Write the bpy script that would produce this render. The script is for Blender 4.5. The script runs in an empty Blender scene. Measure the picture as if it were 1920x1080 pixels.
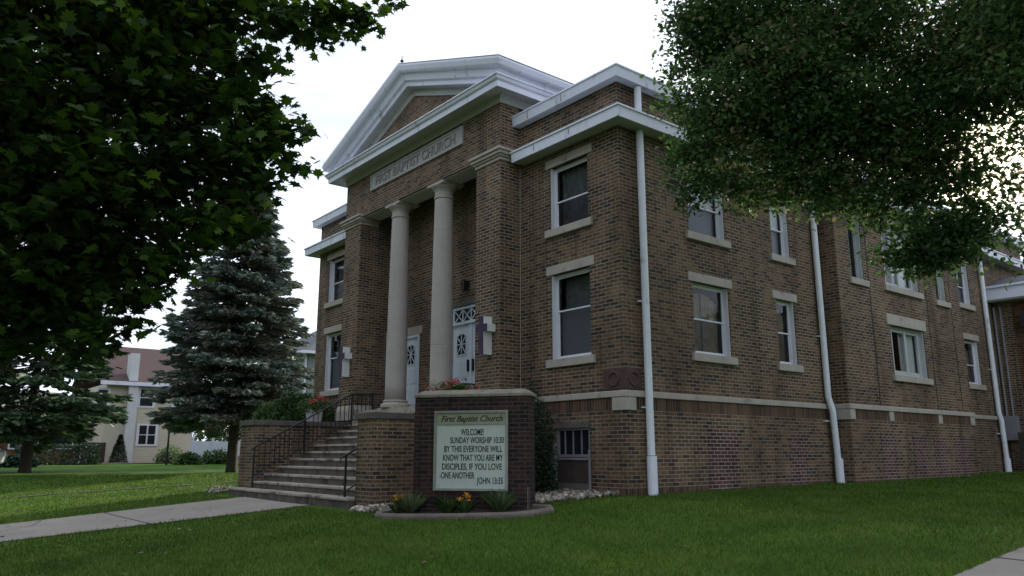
import bpy, bmesh, math, random
import numpy as np
from mathutils import Vector
random.seed(7); rng = np.random.default_rng(11)
S = bpy.context.scene; COL = S.collection
rad = math.radians
# ------------------------------------------------------------------ camera
CAM = np.array([10.44, -11.20, 0.783]); PIT, YAW, ROLL, F = rad(11.909), rad(51.145), rad(-0.054), 1473.6
fw = Vector((-math.sin(YAW)*math.cos(PIT), math.cos(YAW)*math.cos(PIT), math.sin(PIT)))
rt = Vector((math.cos(YAW), math.sin(YAW), 0)); up = rt.cross(fw)
r2 = rt*math.cos(ROLL)+up*math.sin(ROLL); u2 = -rt*math.sin(ROLL)+up*math.cos(ROLL)
cd = bpy.data.cameras.new('camera'); cam = bpy.data.objects.new('camera', cd); COL.objects.link(cam)
from mathutils import Matrix
m = Matrix((r2, u2, -fw)).transposed().to_4x4(); m.translation = Vector(CAM); cam.matrix_world = m
cd.sensor_width = 36; cd.lens = 36*F/1920; cd.clip_end = 2000; cd.clip_start = .05; S.camera = cam
# ------------------------------------------------------------------ sky, sun, exposure
SUN = Vector((-.28, .91, .33)).normalized()
w = bpy.data.worlds.new("World"); S.world = w; w.use_nodes = True
nt = w.node_tree; nt.nodes.clear(); N = nt.nodes.new; L = nt.links.new
out = N('ShaderNodeOutputWorld'); bg = N('ShaderNodeBackground'); sky = N('ShaderNodeTexSky')
sky.sky_type = 'NISHITA'; sky.sun_disc = False; sky.sun_elevation = math.asin(SUN.z)
sky.sun_rotation = math.atan2(SUN.x, SUN.y); sky.dust_density = 2.5; sky.air_density = 1.0
tc = N('ShaderNodeTexCoord'); mp = N('ShaderNodeMapping'); mp.inputs['Scale'].default_value = (1, 1, 2.6)
nz = N('ShaderNodeTexNoise'); nz.inputs['Scale'].default_value = 2.1; nz.inputs['Detail'].default_value = 7; nz.inputs['Roughness'].default_value = .55
rp = N('ShaderNodeValToRGB'); rp.color_ramp.elements[0].position = .36; rp.color_ramp.elements[0].color = (.48, .48, .48, 1); rp.color_ramp.elements[1].position = .56
mx = N('ShaderNodeMix'); mx.data_type = 'RGBA'; mx.inputs[7].default_value = (10.3, 11.2, 12.9, 1)
L(tc.outputs['Generated'], mp.inputs[0]); L(mp.outputs[0], nz.inputs['Vector']); L(nz.outputs[0], rp.inputs[0])
L(rp.outputs[0], mx.inputs[0]); L(sky.outputs[0], mx.inputs[6]); L(mx.outputs[2], bg.inputs[0]); bg.inputs[1].default_value = .1
L(bg.outputs[0], out.inputs[0])
sl = bpy.data.lights.new('sun', 'SUN'); sl.energy = 4.8; sl.angle = rad(1.0); sl.color = (1, .93, .82)
so = bpy.data.objects.new('sun', sl); COL.objects.link(so); so.rotation_euler = SUN.to_track_quat('Z', 'Y').to_euler(); so.location = (0, 40, 40)
S.view_settings.view_transform = 'Standard'; S.view_settings.look = 'None'; S.view_settings.exposure = 0.36; S.view_settings.gamma = 1
S.render.engine = 'CYCLES'

# ------------------------------------------------------------------ measuring helpers (photo ray meets a plane of known distance)
def ray(x, y):
    v = r2*((x-960)/F)+u2*(-(y-540)/F)+fw; return np.array(v)
def onX(x, y, X): r = ray(x, y); return CAM+r*((X-CAM[0])/r[0])
def onY(x, y, Y): r = ray(x, y); return CAM+r*((Y-CAM[1])/r[1])
def atD(x, y, d): r = ray(x, y); return CAM+r*(d/math.hypot(r[0], r[1]))
def sst(t): t = min(1, max(0, t)); return t*t*(3-2*t)
def ground(x, y):
    z = .072*max(min(y, 0), -13.2) - .02*max(min(x, 10), 0) + .011*max(min(y, 18), 0)
    if x < -11:
        t = sst((-11-x)/13); z = z*(1-t)+t*(.05+.0085*max(0, min(40, -24-x)))
    return z + .012*math.sin(x*.9+1)*math.cos(y*.7)*min(1, abs(y)/2 if y < 0 else abs(x)/2)

# ------------------------------------------------------------------ object helpers
def tag(o, label=None, cat=None, group=None, kind=None):
    if label: o['label'] = label
    if cat: o['category'] = cat
    if group: o['group'] = group
    if kind: o['kind'] = kind
    return o
def thing(name, loc, label, cat, group=None, rz=0):
    o = bpy.data.objects.new(name, None); COL.objects.link(o); o.location = loc; o.rotation_euler = (0, 0, rz)
    o.empty_display_size = .2
    return tag(o, label, cat, group)
def copy_tree(o, parent=None):
    c = o.copy(); COL.objects.link(c)
    if parent: c.parent = parent
    for ch in [x for x in bpy.data.objects if x.parent == o]: copy_tree(ch, c)
    return c
def link(name, me, mat, parent=None, smooth=False):
    o = bpy.data.objects.new(name, me); COL.objects.link(o)
    if mat: me.materials.append(mat)
    if parent: o.parent = parent
    if smooth: me.polygons.foreach_set('use_smooth', [True]*len(me.polygons))
    return o
class MB:
    """collects shapes; T maps local (u, v, w) to the thing's space"""
    def __init__(s, T=None): s.v = []; s.f = []; s.T = T
    def vt(s, p):
        s.v.append(tuple(s.T(*p)) if s.T else tuple(p)); return len(s.v)-1
    def face(s, pts): s.f.append([s.vt(p) for p in pts]); return s
    def box(s, a, b, tp=None):
        x0, y0, z0 = a; x1, y1, z1 = b
        i = [s.vt(p) for p in ((x0,y0,z0),(x1,y0,z0),(x1,y1,z0),(x0,y1,z0),(x0,y0,z1),(x1,y0,z1),(x1,y1,z1),(x0,y1,z1))]
        for q in ((0,3,2,1),(4,5,6,7),(0,1,5,4),(1,2,6,5),(2,3,7,6),(3,0,4,7)): s.f.append([i[k] for k in q])
        return s
    def hexa(s, b, t):
        i = [s.vt(p) for p in list(b)+list(t)]
        for q in ((0,3,2,1),(4,5,6,7),(0,1,5,4),(1,2,6,5),(2,3,7,6),(3,0,4,7)): s.f.append([i[k] for k in q])
        return s
    def loft(s, rings, cap=True, close=True):
        R = [[s.vt(p) for p in r] for r in rings]; n = len(R[0])
        for a, b in zip(R, R[1:]):
            for k in range(n if close else n-1):
                s.f.append([a[k], a[(k+1) % n], b[(k+1) % n], b[k]])
        if cap: s.f.append(R[0][::-1]); s.f.append(R[-1])
        return s
    def tube(s, path, r, n=8, cap=True):
        P = [Vector(p) for p in path]; rs = r if isinstance(r, (list, tuple)) else [r]*len(P); rings = []
        for i, p in enumerate(P):
            d = (P[min(i+1, len(P)-1)]-P[max(i-1, 0)]).normalized()
            a = d.orthogonal().normalized() if abs(d.z) < .95 else Vector((1, 0, 0))
            a = (a-d*a.dot(d)).normalized()
            if abs(d.z) < .95: a = Vector((-d.y, d.x, 0)).normalized()
            b = d.cross(a); rings.append([p+(a*math.cos(2*math.pi*k/n)+b*math.sin(2*math.pi*k/n))*rs[i] for k in range(n)])
        return s.loft(rings, cap)
    def lathe(s, c, prof, n=24):
        return s.loft([[(c[0]+r*math.cos(2*math.pi*k/n), c[1]+r*math.sin(2*math.pi*k/n), c[2]+z) for k in range(n)] for r, z in prof])
    def sheet(s, u0, u1, v0, v1, holes, w=0, dep=.24):
        """wall sheet in local (u, w, v) with rectangular openings and their reveals"""
        us = sorted({u0, u1, *[h[0] for h in holes], *[h[1] for h in holes]}); vs = sorted({v0, v1, *[h[2] for h in holes], *[h[3] for h in holes]})
        for a, b in zip(us, us[1:]):
            for c, d in zip(vs, vs[1:]):
                mu, mv = (a+b)/2, (c+d)/2
                if any(h[0] < mu < h[1] and h[2] < mv < h[3] for h in holes): continue
                s.face([(a, w, c), (b, w, c), (b, w, d), (a, w, d)])
        for a, b, c, d in holes:
            q = [(a, c), (b, c), (b, d), (a, d)]
            for (p, r_), (t, k) in zip(q, q[1:]+q[:1]): s.face([(p, w, r_), (p, w-dep, r_), (t, w-dep, k), (t, w, k)])
        return s
    def build(s, name, mat, parent=None, org=(0,0,0), smooth=False, fix=True, bevel=0):
        me = bpy.data.meshes.new(name)
        me.from_pydata([(x-org[0], y-org[1], z-org[2]) for x, y, z in s.v], [], s.f)
        if fix:
            bm = bmesh.new(); bm.from_mesh(me); bmesh.ops.recalc_face_normals(bm, faces=bm.faces); bm.to_mesh(me); bm.free()
        o = link(name, me, mat, parent, smooth)
        if bevel:
            b = o.modifiers.new('bevel', 'BEVEL'); b.width = bevel; b.segments = 1; b.limit_method = 'ANGLE'
        return o
def polys(name, V, counts, mat, parent=None, org=(0,0,0), idx=None):
    """fast mesh of separate polygons: V (n,3), counts verts per polygon (uniform)"""
    V = np.asarray(V, dtype=np.float32)-np.array(org, dtype=np.float32); n = len(V); k = counts; me = bpy.data.meshes.new(name)
    me.vertices.add(n); me.vertices.foreach_set('co', V.ravel())
    me.loops.add(n); me.loops.foreach_set('vertex_index', np.arange(n, dtype=np.int32))
    me.polygons.add(n//k); me.polygons.foreach_set('loop_start', np.arange(0, n, k, dtype=np.int32)); me.polygons.foreach_set('loop_total', np.full(n//k, k, dtype=np.int32))
    me.update(calc_edges=True); return link(name, me, mat, parent)

# ------------------------------------------------------------------ materials
MATS = {}
def base(name):
    m = bpy.data.materials.new(name); m.use_nodes = True; t = m.node_tree; b = t.nodes['Principled BSDF']; MATS[name] = m
    return m, t, b, t.nodes.new, t.links.new
def ramp(t, stops, inter='LINEAR'):
    r = t.nodes.new('ShaderNodeValToRGB'); r.color_ramp.interpolation = inter; e = r.color_ramp.elements
    while len(e) < len(stops): e.new(.5)
    for k, (p, c) in zip(e, stops): k.position = p; k.color = (*c, 1)
    return r
def plain(name, col, rough=.7, var=.18, scale=3., metal=0, bump=0, bscale=40, spec=.4, dirt=None):
    m, t, b, N, L = base(name)
    g = N('ShaderNodeNewGeometry'); n = N('ShaderNodeTexNoise'); n.inputs['Scale'].default_value = scale; n.inputs['Detail'].default_value = 6; n.inputs['Roughness'].default_value = .65
    L(g.outputs['Position'], n.inputs['Vector'])
    lo = [c*(1-var) for c in col]; hi = [min(1, c*(1+var)) for c in col]
    r = ramp(t, [(.3, lo), (.7, hi)]); L(n.outputs[0], r.inputs[0]); c = r.outputs[0]
    if dirt:
        n2 = N('ShaderNodeTexNoise'); n2.inputs['Scale'].default_value = dirt[1]; n2.inputs['Detail'].default_value = 8; n2.inputs['Roughness'].default_value = .7
        mp = N('ShaderNodeMapping'); mp.inputs['Scale'].default_value = dirt[3] if len(dirt) > 3 else (1, 1, 1)
        L(g.outputs['Position'], mp.inputs[0]); L(mp.outputs[0], n2.inputs['Vector'])
        r2_ = ramp(t, [(dirt[2], (0, 0, 0)), (dirt[2]+.12, (1, 1, 1))]); L(n2.outputs[0], r2_.inputs[0])
        x = N('ShaderNodeMix'); x.data_type = 'RGBA'; L(r2_.outputs[0], x.inputs[0]); L(c, x.inputs[6]); x.inputs[7].default_value = (*dirt[0], 1); c = x.outputs[2]
    L(c, b.inputs['Base Color']); b.inputs['Roughness'].default_value = rough; b.inputs['Metallic'].default_value = metal; b.inputs['Specular IOR Level'].default_value = spec
    if bump:
        nb = N('ShaderNodeTexNoise'); nb.inputs['Scale'].default_value = bscale; nb.inputs['Detail'].default_value = 4; L(g.outputs['Position'], nb.inputs['Vector'])
        bp = N('ShaderNodeBump'); bp.inputs['Strength'].default_value = bump; bp.inputs['Distance'].default_value = .01; L(nb.outputs[0], bp.inputs['Height']); L(bp.outputs[0], b.inputs['Normal'])
    return m
def brick(name, stops, mortar, bw=.229, rh=.0763, ms=.0075, soldier=False, local=False):
    m, t, b, N, L = base(name)
    if local:
        tcn = N('ShaderNodeTexCoord'); P = tcn.outputs['Object']; NN = tcn.outputs['Normal']
    else:
        g = N('ShaderNodeNewGeometry'); P = g.outputs['Position']; NN = g.outputs['True Normal']
    sp = N('ShaderNodeSeparateXYZ'); L(P, sp.inputs[0]); sn = N('ShaderNodeSeparateXYZ'); L(NN, sn.inputs[0])
    ax = N('ShaderNodeMath'); ax.operation = 'ABSOLUTE'; L(sn.outputs[0], ax.inputs[0]); gt = N('ShaderNodeMath'); gt.operation = 'GREATER_THAN'; gt.inputs[1].default_value = .6; L(ax.outputs[0], gt.inputs[0])
    mu = N('ShaderNodeMix'); L(gt.outputs[0], mu.inputs[0]); L(sp.outputs[0], mu.inputs[2]); L(sp.outputs[1], mu.inputs[3])
    cb = N('ShaderNodeCombineXYZ')
    if soldier: L(sp.outputs[2], cb.inputs[0]); L(mu.outputs[0], cb.inputs[1])
    else: L(mu.outputs[0], cb.inputs[0]); L(sp.outputs[2], cb.inputs[1])
    bt = N('ShaderNodeTexBrick'); bt.inputs['Color1'].default_value = (0, 0, 0, 1); bt.inputs['Color2'].default_value = (1, 1, 1, 1); bt.inputs['Mortar'].default_value = (0, 0, 0, 1)
    bt.inputs['Scale'].default_value = 1; bt.inputs['Brick Width'].default_value = 3 if soldier else bw; bt.inputs['Row Height'].default_value = rh; bt.inputs['Mortar Size'].default_value = ms; bt.inputs['Mortar Smooth'].default_value = .3
    L(cb.outputs[0], bt.inputs['Vector']); r = ramp(t, stops); L(bt.outputs[0], r.inputs[0])
    n = N('ShaderNodeTexNoise'); n.inputs['Scale'].default_value = .9; n.inputs['Detail'].default_value = 5; L(P, n.inputs['Vector'])
    hs = N('ShaderNodeHueSaturation'); mr = N('ShaderNodeMapRange'); mr.inputs[1].default_value = .3; mr.inputs[2].default_value = .7; mr.inputs[3].default_value = .72; mr.inputs[4].default_value = 1.25
    L(n.outputs[0], mr.inputs[0]); L(mr.outputs[0], hs.inputs['Value']); L(r.outputs[0], hs.inputs['Color'])
    n3 = N('ShaderNodeTexNoise'); n3.inputs['Scale'].default_value = 30; n3.inputs['Detail'].default_value = 3; L(P, n3.inputs['Vector'])
    mm = N('ShaderNodeMix'); mm.data_type = 'RGBA'; mm.blend_type = 'OVERLAY'; mm.inputs[0].default_value = .5; L(hs.outputs[0], mm.inputs[6]); L(n3.outputs[0], mm.inputs[7])
    # old repointing and grime: the mortar tone drifts over the wall
    n4 = N('ShaderNodeTexNoise'); n4.inputs['Scale'].default_value = .5; n4.inputs['Detail'].default_value = 6; L(P, n4.inputs['Vector'])
    r4 = ramp(t, [(.35, [c*.6 for c in mortar]), (.65, mortar)]); L(n4.outputs[0], r4.inputs[0])
    mo = N('ShaderNodeMix'); mo.data_type = 'RGBA'; L(bt.outputs['Fac'], mo.inputs[0]); L(mm.outputs[2], mo.inputs[6]); L(r4.outputs[0], mo.inputs[7])
    mp5 = N('ShaderNodeMapping'); mp5.inputs['Scale'].default_value = (1, 1, .16); n5 = N('ShaderNodeTexNoise'); n5.inputs['Scale'].default_value = 1.7; n5.inputs['Detail'].default_value = 9; n5.inputs['Roughness'].default_value = .7; L(P, mp5.inputs[0]); L(mp5.outputs[0], n5.inputs['Vector'])
    r5 = ramp(t, [(.36, (.58, .57, .56)), (.52, (1, 1, 1)), (.66, (1, 1, 1)), (.78, (1.25, 1.22, 1.18))]); L(n5.outputs[0], r5.inputs[0])
    m5 = N('ShaderNodeMix'); m5.data_type = 'RGBA'; m5.blend_type = 'MULTIPLY'; m5.inputs[0].default_value = 1; L(mo.outputs[2], m5.inputs[6]); L(r5.outputs[0], m5.inputs[7])
    L(m5.outputs[2], b.inputs['Base Color']); b.inputs['Roughness'].default_value = .85; b.inputs['Specular IOR Level'].default_value = .25
    iv = N('ShaderNodeMath'); iv.operation = 'SUBTRACT'; iv.inputs[0].default_value = 1; L(bt.outputs['Fac'], iv.inputs[1])
    bp = N('ShaderNodeBump'); bp.inputs['Strength'].default_value = .6; bp.inputs['Distance'].default_value = .008; L(iv.outputs[0], bp.inputs['Height']); L(bp.outputs[0], b.inputs['Normal'])
    return m
TAN = [(0, (.042, .030, .026)), (.13, (.059, .039, .031)), (.34, (.097, .061, .041)), (.62, (.135, .084, .051)), (.86, (.166, .105, .059)), (.95, (.120, .057, .040)), (1, (.18, .125, .08))]
REDS = [(0, (.040, .020, .022)), (.4, (.080, .036, .036)), (.8, (.115, .050, .045)), (1, (.14, .065, .055))]
DARKB = [(0, (.014, .010, .011)), (.5, (.028, .016, .016)), (1, (.050, .026, .022))]
M_brick = brick('tan_brick', TAN, (.315, .268, .20), ms=.0105)
M_sold = brick('soldier_brick', [(0, (.045, .028, .024)), (.5, (.10, .055, .036)), (1, (.14, .08, .05))], (.20, .165, .12), soldier=True, ms=.007)
M_red = brick('red_brick', REDS, (.36, .315, .28), ms=.010)
M_pier = brick('dark_brick', DARKB, (.12, .09, .078), local=True, bw=.22, rh=.073, ms=.006)
M_orange = brick('orange_brick', [(0, (.06, .028, .018)), (.5, (.13, .055, .030)), (1, (.18, .08, .042))], (.22, .15, .10))
M_stone = plain('limestone', (.385, .35, .305), .85, .12, 2.5, bump=.3, bscale=30, dirt=((.17, .155, .125), 2.2, .58))
M_col = plain('column_stone', (.40, .37, .335), .8, .08, 1.5, bump=.2, bscale=25, dirt=((.31, .285, .25), 2.1, .60, (1, 1, .25)))
M_step = plain('step_concrete', (.34, .30, .255), .9, .2, 2, bump=.5, bscale=25, dirt=((.11, .095, .075), 2.2, .50))
M_capd = plain('weathered_cap', (.11, .10, .09), .9, .25, 4, bump=.3)
M_cap = plain('sign_cap_stone', (.21, .19, .15), .9, .2, 5, bump=.4, dirt=((.09, .085, .06), 6, .55))
M_white = plain('white_trim_paint', (.70, .72, .83), .5, .05, 1.2, dirt=((.42, .42, .43), 2.2, .57, (1.6, 1.6, .5)))
M_soff = plain('soffit_paint', (.42, .42, .40), .7, .08, 1.5)
M_frame = plain('window_white', (.68, .685, .75), .4, .05, 3)
M_door = plain('door_white', (.62, .68, .76), .45, .05, 3)
M_pipe = plain('downspout_white', (.72, .745, .82), .4, .06, 4, dirt=((.42, .42, .41), 5, .58, (1, 1, .4)))
M_crossw = plain('cross_white', (.66, .67, .66), .6, .05, 3)
M_purple = plain('cross_purple', (.040, .018, .060), .6, .25, 9)
M_iron = plain('black_iron', (.012, .012, .014), .5, .2, 9)
M_terra = plain('carved_terracotta', (.075, .042, .038), .85, .25, 9, bump=.5)
M_roof = plain('grey_shingle', (.10, .105, .115), .95, .25, 8)
M_roofb = plain('brown_shingle', (.080, .048, .045), .95, .18, 9)
M_cream = plain('cream_siding', (.53, .48, .385), .75, .05, 2)
M_bgray = plain('blue_grey_siding', (.22, .25, .25), .75, .06, 2)
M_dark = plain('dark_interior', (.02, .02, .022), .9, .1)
M_curt = plain('curtain_gold', (.42, .31, .16), .9, .3, 5)
M_curtw = plain('curtain_white', (.80, .80, .78), .9, .12, 8)
M_dim = plain('curtain_dim', (.20, .20, .215), .9, .35, 5)
M_blind = plain('window_blind', (.55, .57, .63), .9, .05, 8)
M_bark = plain('bark', (.055, .045, .035), .95, .35, 9, bump=.8, bscale=20)
M_soil = plain('mulch_soil', (.035, .024, .018), 1, .4, 14, bump=.8, bscale=30)
M_mulch = plain('mulch_far', (.075, .055, .045), 1, .3, 3)
M_edge = plain('bed_edging', (.16, .13, .115), .9, .25, 6, bump=.4)
M_alu = plain('aluminium', (.30, .31, .28), .35, .1, 5, metal=.7)
M_board = plain('sign_board', (.44, .50, .45), .5, .05, 3)
M_head = plain('sign_header', (.25, .27, .18), .5, .08, 5)
M_text = plain('sign_letters', (.012, .014, .016), .6, .05)
M_plaq = plain('plaque_stone', (.36, .35, .34), .85, .1, 4, bump=.3)
M_carv = plain('carved_letters', (.225, .22, .215), .9, .1, 5)
M_grey = plain('grey_metal', (.20, .20, .22), .5, .1, 3)
M_pot = plain('planter_white', (.55, .55, .56), .6, .1, 5)
M_car = plain('car_paint_white', (.6, .61, .62), .25, .03)
M_tyre = plain('tyre', (.015, .015, .016), .8, .1)
M_chase = plain('chase_siding', (.56, .56, .575), .7, .06, 2)
M_vinyl = plain('vinyl_fence', (.55, .62, .70), .5, .05)
M_wood = plain('brown_fence', (.05, .035, .03), .9, .25, 4)
def glassmat(name, tint, refl, rough=.02):
    m, t, b, N, L = base(name); t.nodes.remove(b); o = t.nodes['Material Output']
    tr = N('ShaderNodeBsdfTransparent'); tr.inputs[0].default_value = (*tint, 1); gl = N('ShaderNodeBsdfGlossy'); gl.inputs['Roughness'].default_value = rough; gl.inputs[0].default_value = (.85, .9, .95, 1)
    fr = N('ShaderNodeFresnel'); fr.inputs[0].default_value = 1.55; a = N('ShaderNodeMath'); a.operation = 'MULTIPLY_ADD'; a.inputs[1].default_value = .75; a.inputs[2].default_value = refl; a.use_clamp = True
    g = N('ShaderNodeNewGeometry'); n = N('ShaderNodeTexNoise'); n.inputs['Scale'].default_value = 1.1; n.inputs['Detail'].default_value = 1; L(g.outputs['Position'], n.inputs['Vector'])
    bp = N('ShaderNodeBump'); bp.inputs['Strength'].default_value = .12; bp.inputs['Distance'].default_value = .04; L(n.outputs[0], bp.inputs['Height']); L(bp.outputs[0], gl.inputs['Normal'])
    x = N('ShaderNodeMixShader'); L(fr.outputs[0], a.inputs[0]); L(a.outputs[0], x.inputs[0]); L(tr.outputs[0], x.inputs[1]); L(gl.outputs[0], x.inputs[2]); L(x.outputs[0], o.inputs[0])
    return m
M_glass = glassmat('window_glass', (.82, .86, .86), .0)
M_glassd = plain('dark_glass', (.012, .016, .02), .25, .1, 2, spec=.25)
M_frameg = plain('grey_window_frame', (.44, .46, .47), .5, .06, 3)
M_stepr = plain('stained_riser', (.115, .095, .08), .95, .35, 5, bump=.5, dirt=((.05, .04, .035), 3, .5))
M_screen = glassmat('screened_glass', (.55, .55, .57), .0, .25)
def leafmat(name, stops, trans=.35, rough=.6):
    m, t, b, N, L = base(name); o = t.nodes['Material Output']; g = N('ShaderNodeNewGeometry'); r = ramp(t, stops)
    n = N('ShaderNodeTexNoise'); n.inputs['Scale'].default_value = .8; L(g.outputs['Position'], n.inputs['Vector'])
    a = N('ShaderNodeMath'); a.operation = 'ADD'; a.inputs[1].default_value = -.5; L(n.outputs[0], a.inputs[0])
    a2 = N('ShaderNodeMath'); a2.operation = 'MULTIPLY_ADD'; a2.inputs[1].default_value = 1.2; L(a.outputs[0], a2.inputs[0]); L(g.outputs['Random Per Island'], a2.inputs[2]); L(a2.outputs[0], r.inputs[0])
    L(r.outputs[0], b.inputs['Base Color']); b.inputs['Roughness'].default_value = rough; b.inputs['Specular IOR Level'].default_value = .3
    tl = N('ShaderNodeBsdfTranslucent'); hs = N('ShaderNodeHueSaturation'); hs.inputs['Value'].default_value = 1.5; hs.inputs['Hue'].default_value = .485; hs.inputs['Saturation'].default_value = 1.1; L(r.outputs[0], hs.inputs['Color']); L(hs.outputs[0], tl.inputs[0])
    x = N('ShaderNodeMixShader'); x.inputs[0].default_value = trans; L(b.outputs[0], x.inputs[1]); L(tl.outputs[0], x.inputs[2]); L(x.outputs[0], o.inputs[0]); return m
M_maple = leafmat('maple_leaves', [(0, (.006, .014, .004)), (.5, (.020, .045, .008)), (.9, (.045, .095, .014)), (1, (.09, .16, .025))], .40)
M_elm = leafmat('elm_leaves', [(0, (.022, .048, .018)), (.55, (.044, .092, .030)), (.92, (.082, .138, .045)), (1, (.18, .17, .09))], .40)
M_spr = leafmat('spruce_needles', [(0, (.080, .115, .098)), (.5, (.165, .215, .185)), (.85, (.24, .27, .22)), (1, (.32, .25, .18))], .08)
M_con = leafmat('conifer_needles', [(0, (.035, .068, .040)), (.5, (.085, .14, .075)), (1, (.15, .21, .11))], .1)
M_shrub = leafmat('shrub_leaves', [(0, (.022, .05, .016)), (.6, (.055, .11, .030)), (1, (.11, .18, .05))], .2)
M_yew = leafmat('yew_leaves', [(0, (.010, .024, .012)), (.6, (.020, .048, .022)), (1, (.04, .08, .03))], .15)
M_hosta = leafmat('bed_plant_leaves', [(0, (.07, .11, .05)), (.5, (.12, .18, .08)), (1, (.22, .27, .13))], .3)
M_green = leafmat('flower_leaves', [(0, (.03, .07, .02)), (1, (.08, .15, .04))], .3)
M_oflow = leafmat('orange_petals', [(0, (.40, .16, .02)), (.5, (.60, .28, .03)), (1, (.75, .45, .07))], .3)
M_rflow = leafmat('red_petals', [(0, (.30, .015, .02)), (.7, (.55, .03, .04)), (1, (.7, .25, .3))], .25)
# lawn and path
m, t, b, N, L = base('lawn'); M_lawn = m
g = N('ShaderNodeNewGeometry'); n1 = N('ShaderNodeTexNoise'); n1.inputs['Scale'].default_value = .55; n1.inputs['Detail'].default_value = 8; n1.inputs['Roughness'].default_value = .62
n2 = N('ShaderNodeTexNoise'); n2.inputs['Scale'].default_value = 22; n2.inputs['Detail'].default_value = 4
L(g.outputs['Position'], n1.inputs['Vector']); L(g.outputs['Position'], n2.inputs['Vector'])
r1 = ramp(t, [(.30, (.028, .064, .007)), (.45, (.046, .100, .010)), (.6, (.068, .130, .013)), (.75, (.115, .160, .022))]); L(n1.outputs[0], r1.inputs[0])
mo = N('ShaderNodeMix'); mo.data_type = 'RGBA'; mo.blend_type = 'OVERLAY'; mo.inputs[0].default_value = .55; L(r1.outputs[0], mo.inputs[6]); L(n2.outputs[0], mo.inputs[7]); L(mo.outputs[2], b.inputs['Base Color'])
b.inputs['Roughness'].default_value = .9; b.inputs['Specular IOR Level'].default_value = .1
bp = N('ShaderNodeBump'); bp.inputs['Strength'].default_value = .8; bp.inputs['Distance'].default_value = .03; L(n2.outputs[0], bp.inputs['Height']); L(bp.outputs[0], b.inputs['Normal'])
M_blade = leafmat('grass_blades', [(0, (.022, .055, .006)), (.5, (.050, .108, .011)), (.9, (.088, .155, .018)), (1, (.16, .18, .05))], .3)
M_walk = plain('path_concrete', (.27, .237, .205), .92, .14, 1.2, bump=.4, bscale=35, dirt=((.15, .125, .10), 1.6, .60))
M_joint = plain('joint_dirt', (.05, .045, .035), 1, .3, 6)
M_stonec = leafmat('river_rock', [(0, (.08, .065, .05)), (.4, (.20, .17, .14)), (.8, (.36, .32, .26)), (1, (.50, .46, .39))], 0)

# ------------------------------------------------------------------ the ground
def gridmesh(xs, ys, zf):
    V = [(x, y, zf(x, y)) for y in ys for x in xs]; n = len(xs)
    Fc = [(j*n+i, j*n+i+1, (j+1)*n+i+1, (j+1)*n+i) for j in range(len(ys)-1) for i in range(n-1)]
    b_ = MB(); b_.v = V; b_.f = Fc; return b_
def ticks(a, b, s): return [a+(b-a)*i/round((b-a)/s) for i in range(round((b-a)/s)+1)]
xs = [-400, -200, -120, -90]+ticks(-70, -30, 4)+ticks(-29, 14, .5)+[20, 40, 90, 200, 400]
ys = [-400, -150, -60, -30, -20]+ticks(-15, 20, .5)+[25, 30, 40, 60, 90, 200, 400]
tag(gridmesh(xs, ys, ground).build('lawn_ground', M_lawn, fix=False, smooth=True), kind='structure')
def strip(xs, ys, off, name, mat, thick=.05):
    g_ = gridmesh(xs, ys, lambda x, y: ground(x, y)+off); n = len(xs); m_ = len(ys)
    def skirt(ids):
        for a, b_ in zip(ids, ids[1:]):
            p, q = g_.v[a], g_.v[b_]; g_.face([p, q, (q[0], q[1], q[2]-thick), (p[0], p[1], p[2]-thick)])
    skirt(list(range(n))); skirt([(m_-1)*n+i for i in range(n)]); skirt([j*n for j in range(m_)]); skirt([j*n+n-1 for j in range(m_)])
    return tag(g_.build(name, mat, fix=False), kind='structure')
strip(ticks(-9.3, -5.6, .37), ticks(-30, -3.77, .5), .012, 'entrance_path', M_walk)
strip(ticks(6.95, 8.55, .4), ticks(-30, 40, .5), .012, 'side_pavement', M_walk)
for x0, x1, y0, y1 in [(-9.3, -5.6, -6.93, -6.895), (-9.3, -5.6, -10.0, -9.97)]:
    strip(ticks(x0, x1, .37), [y0, y1], .016, 'path_joint', M_joint, .004)
for yy in range(-14, 30, 2): strip(ticks(6.95, 8.55, .4), [yy, yy+.03], .016, 'path_joint', M_joint, .004)
for x0, x1 in ((-9.36, -9.29), (-5.61, -5.54)): strip([x0, x1], ticks(-30, -3.77, .5), .008, 'path_edge', M_joint, .004)
def crack(pts, w_, name='path_crack'):
    mb = MB(); P_ = []
    for a, c_ in zip(pts, pts[1:]):
        for k in range(8): P_.append((a[0]+(c_[0]-a[0])*k/8+random.uniform(-.03, .03), a[1]+(c_[1]-a[1])*k/8+random.uniform(-.03, .03)))
    for p, q in zip(P_, P_[1:]):
        d = math.hypot(q[0]-p[0], q[1]-p[1]) or 1; nx, ny = -(q[1]-p[1])/d*w_, (q[0]-p[0])/d*w_
        mb.face([(x_, y_, ground(x_, y_)+.018) for x_, y_ in ((p[0]-nx, p[1]-ny), (q[0]-nx, q[1]-ny), (q[0]+nx, q[1]+ny), (p[0]+nx, p[1]+ny))])
    tag(mb.build(name, M_joint, fix=False), kind='structure')
crack([(-7.6, -4.0), (-7.2, -5.2), (-7.5, -6.9)], .008); crack([(-9.2, -8.1), (-8.0, -8.5), (-6.9, -9.6)], .010)
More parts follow.
